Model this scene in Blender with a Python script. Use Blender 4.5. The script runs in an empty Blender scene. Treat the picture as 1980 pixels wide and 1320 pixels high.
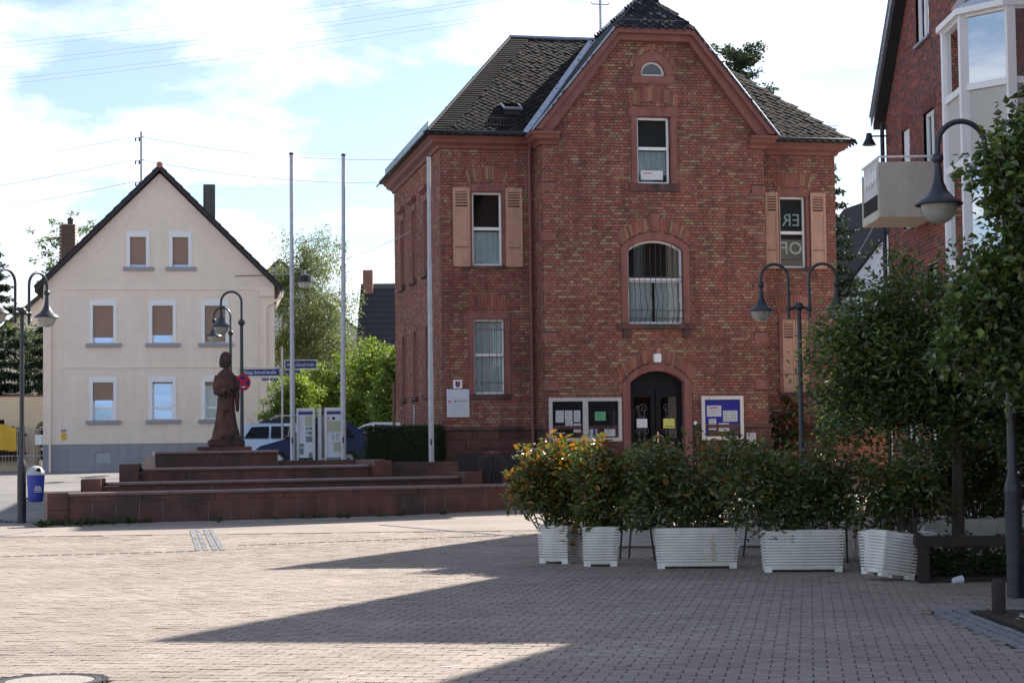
import bpy, bmesh, math, random
import numpy as np
from mathutils import Vector, Matrix
random.seed(7); rng = np.random.default_rng(7)
sc = bpy.context.scene; COL = sc.collection
R = math.radians

# ---------------------------------------------------------------- camera
PITCH, ROLL = R(3.17), R(0.7)
cam_d = bpy.data.cameras.new('camera'); cam = bpy.data.objects.new('camera', cam_d); COL.objects.link(cam)
cam_d.sensor_width = 36.0; cam_d.lens = 36.0*3600/1980; cam_d.clip_start = 0.1; cam_d.clip_end = 3000
_f = Vector((0, math.cos(PITCH), math.sin(PITCH))); _r0 = Vector((1, 0, 0)); _u0 = _r0.cross(_f)
_r = _r0*math.cos(ROLL) - _u0*math.sin(ROLL); _u = _u0*math.cos(ROLL) + _r0*math.sin(ROLL)
cam.matrix_world = Matrix(((_r.x, _u.x, -_f.x, 0), (_r.y, _u.y, -_f.y, 0), (_r.z, _u.z, -_f.z, 1.6), (0, 0, 0, 1)))
sc.camera = cam

# ---------------------------------------------------------------- light
CL_FWD, CL_BASE = 4.0, 9.0
SUN_AZ, SUN_EL = R(41.0), R(36.7)           # azimuth measured from +Y towards +X
sd = bpy.data.lights.new('sun', 'SUN'); sd.energy = 5.0; sd.angle = R(0.53); sd.color = (1.0, 0.94, 0.86)
sun = bpy.data.objects.new('sun', sd); COL.objects.link(sun)
sun.rotation_euler = Vector((math.sin(SUN_AZ)*math.cos(SUN_EL), math.cos(SUN_AZ)*math.cos(SUN_EL), math.sin(SUN_EL))).to_track_quat('Z', 'Y').to_euler()
world = bpy.data.worlds.new('World'); sc.world = world; world.use_nodes = True
nt = world.node_tree; N = nt.nodes; L = nt.links
for n in list(N): N.remove(n)
sky = N.new('ShaderNodeTexSky'); sky.sky_type = 'NISHITA'; sky.sun_disc = False
sky.sun_elevation = SUN_EL; sky.sun_rotation = SUN_AZ; sky.air_density = 0.75; sky.dust_density = 0.6; sky.ozone_density = 1.0
tc = N.new('ShaderNodeTexCoord'); sep = N.new('ShaderNodeSeparateXYZ'); L.new(tc.outputs['Generated'], sep.inputs[0])
zc = N.new('ShaderNodeMath'); zc.operation = 'MAXIMUM'; L.new(sep.outputs[2], zc.inputs[0]); zc.inputs[1].default_value = 0.0
zp = N.new('ShaderNodeMath'); zp.operation = 'ADD'; L.new(zc.outputs[0], zp.inputs[0]); zp.inputs[1].default_value = 0.16
dx = N.new('ShaderNodeMath'); dx.operation = 'DIVIDE'; L.new(sep.outputs[0], dx.inputs[0]); L.new(zp.outputs[0], dx.inputs[1])
dy = N.new('ShaderNodeMath'); dy.operation = 'DIVIDE'; L.new(sep.outputs[1], dy.inputs[0]); L.new(zp.outputs[0], dy.inputs[1])
cmb = N.new('ShaderNodeCombineXYZ'); L.new(dx.outputs[0], cmb.inputs[0]); L.new(dy.outputs[0], cmb.inputs[1]); cmb.inputs[2].default_value = 3.7
nz = N.new('ShaderNodeTexNoise'); nz.inputs['Scale'].default_value = 1.9; nz.inputs['Detail'].default_value = 9; nz.inputs['Roughness'].default_value = 0.58
nz.inputs['Distortion'].default_value = 0.25; L.new(cmb.outputs[0], nz.inputs['Vector'])
mrz = N.new('ShaderNodeMapRange'); L.new(zc.outputs[0], mrz.inputs[0]); mrz.inputs[1].default_value = 0.0; mrz.inputs[2].default_value = 0.5; mrz.inputs[3].default_value = 0.02; mrz.inputs[4].default_value = -0.10   # cloud sides close up towards the horizon
nb_ = N.new('ShaderNodeMath'); nb_.operation = 'ADD'; L.new(nz.outputs['Fac'], nb_.inputs[0]); L.new(mrz.outputs[0], nb_.inputs[1])
cr = N.new('ShaderNodeValToRGB'); cr.color_ramp.elements[0].position = 0.42; cr.color_ramp.elements[1].position = 0.66; cr.color_ramp.elements[0].color = (0.06, 0.06, 0.06, 1); L.new(nb_.outputs[0], cr.inputs[0])
# clouds scatter light forward: brighter towards the sun
dt = N.new('ShaderNodeVectorMath'); dt.operation = 'DOT_PRODUCT'; L.new(tc.outputs['Generated'], dt.inputs[0]); dt.inputs[1].default_value = (math.sin(SUN_AZ)*math.cos(SUN_EL), math.cos(SUN_AZ)*math.cos(SUN_EL), math.sin(SUN_EL))
dm = N.new('ShaderNodeMath'); dm.operation = 'MAXIMUM'; L.new(dt.outputs['Value'], dm.inputs[0]); dm.inputs[1].default_value = 0.0
dp = N.new('ShaderNodeMath'); dp.operation = 'POWER'; L.new(dm.outputs[0], dp.inputs[0]); dp.inputs[1].default_value = 2.0
da = N.new('ShaderNodeMath'); da.operation = 'MULTIPLY_ADD'; L.new(dp.outputs[0], da.inputs[0]); da.inputs[1].default_value = CL_FWD; da.inputs[2].default_value = CL_BASE
cc_ = N.new('ShaderNodeMixRGB'); cc_.blend_type = 'MULTIPLY'; cc_.inputs[0].default_value = 1.0; L.new(da.outputs[0], cc_.inputs[1]); cc_.inputs[2].default_value = (0.97, 0.99, 1.04, 1)
mx = N.new('ShaderNodeMixRGB'); L.new(cr.outputs[0], mx.inputs[0]); L.new(sky.outputs[0], mx.inputs[1]); L.new(cc_.outputs[0], mx.inputs[2])
bg = N.new('ShaderNodeBackground'); bg.inputs[1].default_value = 0.08; L.new(mx.outputs[0], bg.inputs[0])
wo = N.new('ShaderNodeOutputWorld'); L.new(bg.outputs[0], wo.inputs[0])
sc.view_settings.view_transform = 'Standard'; sc.view_settings.look = 'None'; sc.view_settings.gamma = 1.0
sc.view_settings.use_curve_mapping = False; sc.view_settings.exposure = 1.27
sc.cycles.use_denoising = True; sc.cycles.max_bounces = 8; sc.cycles.transparent_max_bounces = 16

# ---------------------------------------------------------------- materials
def mat(name, col, rough=0.8, var=0.12, scale=6.0, bump=0.0, bscale=40.0, metal=0.0, spec=0.4, attr=False, col2=None, stain=0.0, translucent=0.0, wear=0.0):
    m = bpy.data.materials.new(name); m.use_nodes = True; t = m.node_tree; n = t.nodes; l = t.links
    b = n['Principled BSDF']; b.inputs['Roughness'].default_value = rough; b.inputs['Metallic'].default_value = metal
    b.inputs['Specular IOR Level'].default_value = spec
    c = n.new('ShaderNodeTexCoord'); vec = c.outputs['Object']
    if attr:
        a = n.new('ShaderNodeAttribute'); a.attribute_name = 'Col'; base = a.outputs['Color']
    else:
        r = n.new('ShaderNodeRGB'); r.outputs[0].default_value = (*col, 1); base = r.outputs[0]
    if col2 is not None:
        z = n.new('ShaderNodeTexNoise'); z.inputs['Scale'].default_value = scale*0.35; z.inputs['Detail'].default_value = 5; l.new(vec, z.inputs['Vector'])
        rp = n.new('ShaderNodeValToRGB'); rp.color_ramp.elements[0].position = 0.42; rp.color_ramp.elements[1].position = 0.62; l.new(z.outputs['Fac'], rp.inputs[0])
        k = n.new('ShaderNodeMixRGB'); l.new(rp.outputs[0], k.inputs[0]); l.new(base, k.inputs[1]); k.inputs[2].default_value = (*col2, 1); base = k.outputs[0]
    if var > 0:
        z = n.new('ShaderNodeTexNoise'); z.inputs['Scale'].default_value = scale; z.inputs['Detail'].default_value = 6; z.inputs['Roughness'].default_value = 0.65; l.new(vec, z.inputs['Vector'])
        mr = n.new('ShaderNodeMapRange'); mr.inputs[1].default_value = 0.25; mr.inputs[2].default_value = 0.75; mr.inputs[3].default_value = 1-var; mr.inputs[4].default_value = 1+var; l.new(z.outputs['Fac'], mr.inputs[0])
        k = n.new('ShaderNodeMixRGB'); k.blend_type = 'MULTIPLY'; k.inputs[0].default_value = 1; l.new(base, k.inputs[1]); l.new(mr.outputs[0], k.inputs[2]); base = k.outputs[0]
    if wear > 0:      # broad patches of dirt and fading that run across the single pieces
        ge = n.new('ShaderNodeNewGeometry'); z = n.new('ShaderNodeTexNoise'); z.inputs['Scale'].default_value = 0.55; z.inputs['Detail'].default_value = 7; z.inputs['Roughness'].default_value = 0.7; l.new(ge.outputs['Position'], z.inputs['Vector'])
        mr = n.new('ShaderNodeMapRange'); mr.inputs[1].default_value = 0.32; mr.inputs[2].default_value = 0.68; mr.inputs[3].default_value = 1-wear; mr.inputs[4].default_value = 1+wear*.7; l.new(z.outputs['Fac'], mr.inputs[0])
        k = n.new('ShaderNodeMixRGB'); k.blend_type = 'MULTIPLY'; k.inputs[0].default_value = 1; l.new(base, k.inputs[1]); l.new(mr.outputs[0], k.inputs[2]); base = k.outputs[0]
    if stain > 0:
        mp = n.new('ShaderNodeMapping'); mp.inputs['Scale'].default_value = (3.0, 3.0, 0.35); l.new(vec, mp.inputs[0])
        z = n.new('ShaderNodeTexNoise'); z.inputs['Scale'].default_value = 1.3; z.inputs['Detail'].default_value = 6; l.new(mp.outputs[0], z.inputs['Vector'])
        mr = n.new('ShaderNodeMapRange'); mr.inputs[1].default_value = 0.45; mr.inputs[2].default_value = 0.75; mr.inputs[3].default_value = 1.0; mr.inputs[4].default_value = 1-stain; l.new(z.outputs['Fac'], mr.inputs[0])
        k = n.new('ShaderNodeMixRGB'); k.blend_type = 'MULTIPLY'; k.inputs[0].default_value = 1; l.new(base, k.inputs[1]); l.new(mr.outputs[0], k.inputs[2]); base = k.outputs[0]
    l.new(base, b.inputs['Base Color'])
    if bump > 0:
        z = n.new('ShaderNodeTexNoise'); z.inputs['Scale'].default_value = bscale; z.inputs['Detail'].default_value = 5; l.new(vec, z.inputs['Vector'])
        bp = n.new('ShaderNodeBump'); bp.inputs['Strength'].default_value = bump; bp.inputs['Distance'].default_value = 0.02; l.new(z.outputs['Fac'], bp.inputs['Height']); l.new(bp.outputs[0], b.inputs['Normal'])
    if translucent > 0:
        tr = n.new('ShaderNodeBsdfTranslucent'); hs = n.new('ShaderNodeHueSaturation'); hs.inputs['Hue'].default_value = 0.485; hs.inputs['Saturation'].default_value = 1.15; hs.inputs['Value'].default_value = 1.9; l.new(base, hs.inputs['Color']); l.new(hs.outputs[0], tr.inputs[0])
        ms = n.new('ShaderNodeMixShader'); ms.inputs[0].default_value = translucent; l.new(b.outputs[0], ms.inputs[1]); l.new(tr.outputs[0], ms.inputs[2]); l.new(ms.outputs[0], n['Material Output'].inputs[0])
    return m

def glass_mat(name, tint=(0.85, 0.9, 0.9), ior=1.5, rough=0.0, boost=0.0, gloss=(1, 1, 1)):
    m = bpy.data.materials.new(name); m.use_nodes = True; t = m.node_tree; n = t.nodes; l = t.links
    for x in list(n): n.remove(x)
    fr = n.new('ShaderNodeFresnel'); fr.inputs[0].default_value = ior
    ad = n.new('ShaderNodeMath'); ad.operation = 'ADD'; ad.use_clamp = True; l.new(fr.outputs[0], ad.inputs[0]); ad.inputs[1].default_value = boost
    tr = n.new('ShaderNodeBsdfTransparent'); tr.inputs[0].default_value = (*tint, 1)
    gl = n.new('ShaderNodeBsdfGlossy'); gl.inputs['Roughness'].default_value = rough; gl.inputs['Color'].default_value = (*gloss, 1)
    ms = n.new('ShaderNodeMixShader'); l.new(ad.outputs[0], ms.inputs[0]); l.new(tr.outputs[0], ms.inputs[1]); l.new(gl.outputs[0], ms.inputs[2])
    o = n.new('ShaderNodeOutputMaterial'); l.new(ms.outputs[0], o.inputs[0]); return m

M = {}
M['brick'] = mat('brick_old', (0, 0, 0), 0.9, 0.22, 18, 0.5, 60, attr=True, stain=0.40, wear=0.24)
M['mortar'] = mat('mortar_old', (0.075, 0.05, 0.045), 0.95, 0.25, 9, 0.3, 70)
M['sandstone'] = mat('sandstone_red', (0.27, 0.115, 0.095), 0.9, 0.16, 5, 0.25, 50, stain=0.35)
M['sandstone_dark'] = mat('sandstone_weathered', (0.17, 0.075, 0.062), 0.85, 0.3, 4, 0.3, 40, col2=(0.07, 0.05, 0.045), stain=0.4)
M['granite'] = mat('fountain_stone', (0.15, 0.062, 0.048), 0.5, 0.35, 3, 0.12, 60, col2=(0.075, 0.045, 0.04), stain=0.3)
M['granite_top'] = mat('fountain_coping', (0.20, 0.13, 0.12), 0.38, 0.25, 6, 0.1, 60)
M['cornice'] = mat('cornice_paint', (0.235, 0.095, 0.08), 0.7, 0.12, 4, 0.1, 30, stain=0.25)
M['white'] = mat('white_frame', (0.86, 0.86, 0.87), 0.45, 0.04, 5)
M['shutter'] = mat('shutter_paint', (0.50, 0.29, 0.205), 0.65, 0.12, 5, 0.1, 40, stain=0.25)
M['slate'] = mat('roof_slate', (0, 0, 0), 0.9, 0.3, 12, 0.4, 50, attr=True, spec=0.12, wear=0.25)
M['slate_base'] = mat('roof_underlay', (0.02, 0.02, 0.022), 0.9, 0.2, 5)
M['zinc'] = mat('zinc_flashing', (0.36, 0.40, 0.46), 0.35, 0.2, 5, metal=0.75)
M['darkmetal'] = mat('dark_metal', (0.025, 0.027, 0.03), 0.45, 0.2, 8, metal=0.2)
M['lamp_paint'] = mat('lamp_paint', (0.030, 0.034, 0.042), 0.42, 0.2, 8, spec=0.5)
M['galv'] = mat('galvanised_steel', (0.42, 0.42, 0.44), 0.5, 0.18, 7, metal=0.55)
M['alu'] = mat('aluminium', (0.55, 0.55, 0.56), 0.42, 0.08, 6, metal=0.6)
M['glass'] = glass_mat('window_glass')
M['glass_dark'] = glass_mat('tinted_glass', (0.12, 0.13, 0.14))
M['glass_mirror'] = glass_mat('coated_glass', (0.35, 0.34, 0.32), boost=0.45)
M['glass_sky'] = glass_mat('sky_tinted_glass', (0.10, 0.12, 0.15), boost=0.42, gloss=(0.42, 0.62, 0.98))  # blue gloss colour stands in for a blue sky mirrored in the panes
M['glass_clear'] = glass_mat('display_glass', (0.95, 0.96, 0.97), ior=1.18)
M['joint'] = mat('joint_grout', (0.34, 0.31, 0.29), 0.9, 0.15, 9)
M['lampglass'] = mat('lamp_bowl', (0.46, 0.455, 0.42), 0.12, 0.2, 8, spec=0.6, translucent=0.45)
M['room'] = mat('dark_room', (0.035, 0.032, 0.03), 0.95, 0.2, 2)
M['curtain'] = mat('curtain_fabric', (0.86, 0.87, 0.90), 0.9, 0.10, 7, translucent=0.12)
M['cream'] = mat('cream_render', (0.90, 0.755, 0.635), 0.9, 0.05, 2.5, 0.12, 120, stain=0.06, wear=0.05)
M['cream2'] = mat('cream_render_bands', (0.90, 0.76, 0.64), 0.9, 0.05, 2.5, 0.1, 120)
M['grey_socle'] = mat('grey_socle_paint', (0.33, 0.33, 0.36), 0.85, 0.07, 3, 0.1, 90, stain=0.15)
M['sill'] = mat('grey_sill', (0.36, 0.35, 0.38), 0.8, 0.06, 5)
M['roller'] = mat('roller_shutter', (0.36, 0.23, 0.17), 0.6, 0.06, 4)
M['tile'] = mat('roof_tile_dark', (0.05, 0.042, 0.045), 0.8, 0.3, 10, 0.4, 30)
M['tile_red'] = mat('ridge_tile_red', (0.36, 0.16, 0.11), 0.8, 0.2, 10, 0.3, 30)
M['blackroof'] = mat('black_roof_tile', (0.018, 0.02, 0.024), 0.6, 0.3, 10, 0.3, 20)
M['chimney'] = mat('chimney_render', (0.12, 0.115, 0.105), 0.95, 0.35, 5, 0.4, 25)
M['clinker'] = mat('clinker_brick', (0, 0, 0), 0.75, 0.15, 20, 0.3, 60, attr=True)
M['clinker_mortar'] = mat('clinker_mortar', (0.33, 0.29, 0.26), 0.95, 0.15, 9)
M['paver'] = mat('concrete_paver', (0, 0, 0), 0.88, 0.14, 9, 0.35, 130, attr=True, spec=0.3, wear=0.20)
M['bed'] = mat('paving_bed_sand', (0.04, 0.034, 0.030), 1.0, 0.4, 8, 0.5, 60)
M['cobble'] = mat('granite_cobble', (0.23, 0.235, 0.245), 0.8, 0.25, 12, 0.5, 40)
M['kerb'] = mat('kerb_stone', (0.35, 0.32, 0.30), 0.85, 0.25, 5, 0.3, 50)
M['planter'] = mat('planter_plastic', (0.84, 0.83, 0.79), 0.55, 0.08, 5, stain=0.15, col2=(0.76, 0.73, 0.67))
M['soil'] = mat('soil', (0.045, 0.032, 0.024), 1.0, 0.5, 20, 0.8, 30)
M['bark'] = mat('bark', (0.085, 0.068, 0.055), 0.95, 0.4, 14, 0.9, 25)
M['birchbark'] = mat('birch_bark', (0.45, 0.44, 0.41), 0.9, 0.5, 9, 0.5, 20, col2=(0.1, 0.09, 0.08))
M['timber'] = mat('timber_dark', (0.038, 0.026, 0.022), 0.85, 0.35, 10, 0.4, 30)
M['fence'] = mat('fence_board', (0.055, 0.03, 0.026), 0.85, 0.3, 8, 0.3, 30)
M['stone_statue'] = mat('statue_sandstone', (0.125, 0.056, 0.043), 0.92, 0.4, 5, 0.4, 30, col2=(0.042, 0.030, 0.028), stain=0.4)
M['binblue'] = mat('bin_blue', (0.035, 0.055, 0.34), 0.45, 0.1, 5)
M['bingrey'] = mat('bin_grey', (0.42, 0.44, 0.46), 0.5, 0.1, 5)
M['signblue'] = mat('sign_blue', (0.015, 0.03, 0.17), 0.4, 0.05, 5)
M['signred'] = mat('sign_red', (0.60, 0.02, 0.025), 0.4, 0.05, 5)
M['paper'] = mat('paper', (0.74, 0.75, 0.76), 0.8, 0.04, 5)
M['ink'] = mat('ink', (0.10, 0.10, 0.11), 0.8, 0)
M['inkred'] = mat('ink_red', (0.55, 0.10, 0.08), 0.8, 0)
M['green'] = mat('green_card', (0.20, 0.56, 0.30), 0.8, 0.04, 5)
M['yellow'] = mat('yellow_card', (0.72, 0.70, 0.16), 0.8, 0.04, 5)
M['boardblue'] = mat('board_blue', (0.012, 0.014, 0.36), 0.8, 0.04, 5)
M['black'] = mat('black_felt', (0.012, 0.013, 0.016), 0.9, 0.1, 5)
M['door'] = mat('door_paint', (0.010, 0.010, 0.014), 0.6, 0.2, 5, spec=0.2)
M['door_iron'] = mat('wrought_iron', (0.13, 0.12, 0.14), 0.5, 0.2, 5)
M['brass'] = mat('door_brass', (0.72, 0.66, 0.52), 0.3, 0.05, 5, metal=0.6)
M['concrete'] = mat('balcony_concrete', (0.58, 0.54, 0.46), 0.9, 0.1, 3, 0.2, 60, stain=0.2)
M['panelgrey'] = mat('bay_panel', (0.50, 0.50, 0.46), 0.5, 0.04, 3)
M['yardwall'] = mat('yard_wall_render', (0.78, 0.62, 0.42), 0.9, 0.06, 2)
M['yellowcloth'] = mat('yellow_cover', (0.75, 0.45, 0.05), 0.7, 0.1, 4)
M['carblue'] = mat('car_blue', (0.005, 0.012, 0.065), 0.25, 0.03, 3, spec=0.3)
M['carsilver'] = mat('car_silver', (0.42, 0.50, 0.60), 0.25, 0.03, 3, metal=0.4)
M['carwhite'] = mat('car_white', (0.78, 0.80, 0.82), 0.22, 0.03, 3)
M['carblack'] = mat('car_black', (0.02, 0.022, 0.026), 0.22, 0.03, 3)
M['rubber'] = mat('rubber', (0.02, 0.02, 0.02), 0.9, 0.1, 5)
M['redlight'] = mat('tail_light', (0.45, 0.02, 0.02), 0.2, 0.02, 5)
M['rust'] = mat('rusty_pipe', (0.22, 0.11, 0.08), 0.8, 0.25, 6)
M['rustpaint'] = mat('rust_stain', (0.62, 0.47, 0.36), 0.7, 0.12, 30)
M['hedgebase'] = mat('hedge_core', (0.010, 0.016, 0.006), 1.0, 0.3, 10)
M['leaf'] = mat('leaf', (0, 0, 0), 0.42, 0.12, 8, attr=True, translucent=0.38, spec=0.5)
M['leaf_gloss'] = mat('leaf_glossy', (0, 0, 0), 0.22, 0.1, 8, attr=True, translucent=0.30, spec=0.6)
M['needle'] = mat('needle', (0, 0, 0), 0.6, 0.15, 8, attr=True, translucent=0.15)
M['wire'] = mat('overhead_cable', (0.55, 0.58, 0.62), 0.6, 0)
M['manhole'] = mat('manhole_concrete', (0.29, 0.27, 0.235), 0.9, 0.25, 20, 0.5, 60)
M['iron'] = mat('cast_iron', (0.07, 0.065, 0.06), 0.6, 0.3, 20, 0.4, 60, metal=0.5)
M['asphalt'] = mat('street_surface', (0.20, 0.185, 0.172), 0.92, 0.18, 0.8, 0.3, 60, col2=(0.16, 0.15, 0.145))
M['maparea'] = mat('map_print', (0.42, 0.44, 0.30), 0.7, 0.25, 30)
M['photo'] = mat('photo_print', (0.16, 0.22, 0.22), 0.6, 0.6, 40)
M['lav'] = mat('wall_sign', (0.62, 0.64, 0.72), 0.5, 0.03, 5)

# far plaza material: interlocking pavers seen too small to pick apart
def paving_mat():
    m = bpy.data.materials.new('paving_far'); m.use_nodes = True; t = m.node_tree; n = t.nodes; l = t.links; b = n['Principled BSDF']; b.inputs['Roughness'].default_value = 0.9
    c = n.new('ShaderNodeTexCoord'); mp = n.new('ShaderNodeMapping'); mp.inputs['Rotation'].default_value = (0, 0, R(9)); l.new(c.outputs['Object'], mp.inputs[0])
    br = n.new('ShaderNodeTexBrick'); br.inputs['Scale'].default_value = 1.0; br.inputs['Brick Width'].default_value = 0.2; br.inputs['Row Height'].default_value = 0.165
    br.inputs['Mortar Size'].default_value = 0.006; br.inputs['Color1'].default_value = (0.285, 0.234, 0.198, 1); br.inputs['Color2'].default_value = (0.262, 0.214, 0.184, 1); br.inputs['Mortar'].default_value = (0.10, 0.085, 0.072, 1)
    l.new(mp.outputs[0], br.inputs['Vector'])
    z = n.new('ShaderNodeTexNoise'); z.inputs['Scale'].default_value = 0.5; z.inputs['Detail'].default_value = 8; l.new(c.outputs['Object'], z.inputs['Vector'])
    mr = n.new('ShaderNodeMapRange'); mr.inputs[1].default_value = 0.3; mr.inputs[2].default_value = 0.7; mr.inputs[3].default_value = 0.85; mr.inputs[4].default_value = 1.12; l.new(z.outputs['Fac'], mr.inputs[0])
    k = n.new('ShaderNodeMixRGB'); k.blend_type = 'MULTIPLY'; k.inputs[0].default_value = 1; l.new(br.outputs[0], k.inputs[1]); l.new(mr.outputs[0], k.inputs[2]); l.new(k.outputs[0], b.inputs['Base Color'])
    bp = n.new('ShaderNodeBump'); bp.inputs['Strength'].default_value = 0.5; bp.inputs['Distance'].default_value = 0.01; bp.invert = True; l.new(br.outputs['Fac'], bp.inputs['Height']); l.new(bp.outputs[0], b.inputs['Normal'])
    return m
M['paving'] = paving_mat()

# ---------------------------------------------------------------- mesh helpers
def setprops(o, label=None, cat=None, group=None, kind=None):
    if label: o['label'] = label
    if cat: o['category'] = cat
    if group: o['group'] = group
    if kind: o['kind'] = kind
    return o
def link(name, me, parent=None, loc=None):
    o = bpy.data.objects.new(name, me); COL.objects.link(o)
    if parent is not None: o.parent = parent
    if loc is not None: o.location = loc
    return o
def thing(name, label, cat, loc=(0, 0, 0), rz=0.0, group=None, kind=None):
    o = link(name, None, None, loc); o.rotation_euler = (0, 0, rz); o.empty_display_size = 0.3
    return setprops(o, label, cat, group, kind)

class MB:
    def __init__(s): s.v = []; s.f = []; s.c = []
    def add(s, vs, fs, col=None):
        b = len(s.v); s.v.extend(vs)
        for f in fs: s.f.append(tuple(i+b for i in f)); s.c.append(col)
        return s
    def box(s, x0, x1, y0, y1, z0, z1, col=None, skip=()):
        vs = [(x0, y0, z0), (x1, y0, z0), (x1, y1, z0), (x0, y1, z0), (x0, y0, z1), (x1, y0, z1), (x1, y1, z1), (x0, y1, z1)]
        fs = [(0, 3, 2, 1), (4, 5, 6, 7), (0, 1, 5, 4), (1, 2, 6, 5), (2, 3, 7, 6), (3, 0, 4, 7)]
        return s.add(vs, [f for i, f in enumerate(fs) if i not in skip], col)
    def mbox(s, mtx, sx, sy, sz, col=None):
        vs = [tuple(mtx @ Vector((a*sx/2, b*sy/2, c*sz/2))) for a, b, c in ((-1, -1, -1), (1, -1, -1), (1, 1, -1), (-1, 1, -1), (-1, -1, 1), (1, -1, 1), (1, 1, 1), (-1, 1, 1))]
        return s.add(vs, [(0, 3, 2, 1), (4, 5, 6, 7), (0, 1, 5, 4), (1, 2, 6, 5), (2, 3, 7, 6), (3, 0, 4, 7)], col)
    def prism(s, poly, y0, y1, P=None, col=None):   # polygon in (x,z), extruded along y
        if P is None: P = lambda u, o, z: (u, o, z)
        n = len(poly); vs = [P(x, y0, z) for x, z in poly]+[P(x, y1, z) for x, z in poly]
        fs = [tuple(range(n)), tuple(range(2*n-1, n-1, -1))]+[(i, i+n, (i+1) % n+n, (i+1) % n) for i in range(n)]
        return s.add(vs, fs, col)
    def ring(s, outer, inner, y0, y1, closed=False, col=None):   # frame between two polylines in (x,z)
        n = len(outer); vs = []
        for y in (y0, y1):
            vs += [(x, y, z) for x, z in outer]+[(x, y, z) for x, z in inner]
        fs = []; m = n if closed else n-1
        for i in range(m):
            j = (i+1) % n
            fs += [(i, j, n+j, n+i), (2*n+i, 3*n+i, 3*n+j, 2*n+j), (i, 2*n+i, 2*n+j, j), (n+i, n+j, 3*n+j, 3*n+i)]
        if not closed:
            for i in (0, n-1): fs.append((i, n+i, 3*n+i, 2*n+i))
        return s.add(vs, fs, col)
    def tube(s, path, rad, n=8, cap=True, col=None):
        path = [Vector(p) for p in path]; k = len(path)
        if not hasattr(rad, '__len__'): rad = [rad]*k
        vs = []; ref = None
        for i, p in enumerate(path):
            d = (path[min(i+1, k-1)]-path[max(i-1, 0)])
            d = d.normalized() if d.length > 1e-9 else Vector((0, 0, 1))
            if ref is None: ref = Vector((1, 0, 0)) if abs(d.x) < 0.8 else Vector((0, 1, 0))
            a = (ref-d*ref.dot(d))
            if a.length < 1e-4: a = d.orthogonal()
            a.normalize(); ref = a; b = d.cross(a)
            for j in range(n):
                t = 2*math.pi*j/n; q = p+(a*math.cos(t)+b*math.sin(t))*rad[i]; vs.append(tuple(q))
        fs = [(i*n+j, i*n+(j+1) % n, (i+1)*n+(j+1) % n, (i+1)*n+j) for i in range(k-1) for j in range(n)]
        if cap: fs += [tuple(range(n-1, -1, -1)), tuple((k-1)*n+j for j in range(n))]
        return s.add(vs, fs, col)
    def lathe(s, prof, c=(0, 0, 0), n=16, col=None):
        k = len(prof); vs = []
        for r, z in prof:
            for j in range(n):
                t = 2*math.pi*j/n; vs.append((c[0]+r*math.cos(t), c[1]+r*math.sin(t), c[2]+z))
        fs = [(i*n+j, i*n+(j+1) % n, (i+1)*n+(j+1) % n, (i+1)*n+j) for i in range(k-1) for j in range(n)]
        fs += [tuple(range(n-1, -1, -1)), tuple((k-1)*n+j for j in range(n))]
        return s.add(vs, fs, col)
    def ball(s, c, r, n=12, col=None):
        return s.lathe([(max(1e-4, r*math.sin(math.pi*i/8)), -r*math.cos(math.pi*i/8)) for i in range(9)], c, n, col)
    def sweep(s, prof, path, col=None):   # prof [(out,z)], path 2D points; out = to the right of travel direction
        pts = [Vector((p[0], p[1])) for p in path]; k = len(pts); m = len(prof); vs = []
        for i, p in enumerate(pts):
            d1 = (pts[i]-pts[i-1]).normalized() if i > 0 else None
            d2 = (pts[i+1]-pts[i]).normalized() if i < k-1 else None
            n1 = Vector((d1.y, -d1.x)) if d1 is not None else None; n2 = Vector((d2.y, -d2.x)) if d2 is not None else None
            if n1 is None: nn = n2
            elif n2 is None: nn = n1
            else:
                nn = (n1+n2); nn = nn/max(0.3, nn.length_squared)*2
            for o, z in prof: vs.append((p.x+nn.x*o, p.y+nn.y*o, z))
        fs = [(i*m+j, i*m+(j+1) % m, (i+1)*m+(j+1) % m, (i+1)*m+j) for i in range(k-1) for j in range(m)]
        fs += [tuple(range(m)), tuple((k-1)*m+j for j in range(m-1, -1, -1))]
        return s.add(vs, fs, col)
    def mesh(s, name, material, smooth=False):
        me = bpy.data.meshes.new(name); me.from_pydata(s.v, [], s.f); me.update()
        if any(c is not None for c in s.c):
            a = me.attributes.new('Col', 'FLOAT_COLOR', 'FACE'); arr = np.ones((len(s.f), 4), np.float32)
            arr[:, :3] = [c if c is not None else (0.3, 0.3, 0.3) for c in s.c]; a.data.foreach_set('color', arr.ravel())
        if material: me.materials.append(M[material] if isinstance(material, str) else material)
        if smooth:
            me.polygons.foreach_set('use_smooth', [True]*len(me.polygons))
            try: me.set_sharp_from_angle(angle=R(40))
            except Exception: pass
        return me
    def fixnormals(s, me):
        bm = bmesh.new(); bm.from_mesh(me); bmesh.ops.recalc_face_normals(bm, faces=bm.faces); bm.to_mesh(me); bm.free()
    def build(s, name, material, parent=None, smooth=False, label=None, cat=None, group=None, kind=None, loc=None, bevel=0.0, fix=True):
        me = s.mesh(name, material, False)
        if fix and len(s.f) < 30000: s.fixnormals(me)
        if bevel > 0:
            bm = bmesh.new(); bm.from_mesh(me); bmesh.ops.remove_doubles(bm, verts=bm.verts, dist=1e-5)
            es = [e for e in bm.edges if len(e.link_faces) == 2 and e.calc_face_angle(0) > R(28)]
            bmesh.ops.bevel(bm, geom=es, offset=bevel, segments=2, affect='EDGES', clamp_overlap=True); bm.to_mesh(me); bm.free()
        if smooth:
            me.polygons.foreach_set('use_smooth', [True]*len(me.polygons))
            try: me.set_sharp_from_angle(angle=R(42))
            except Exception: pass
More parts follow.
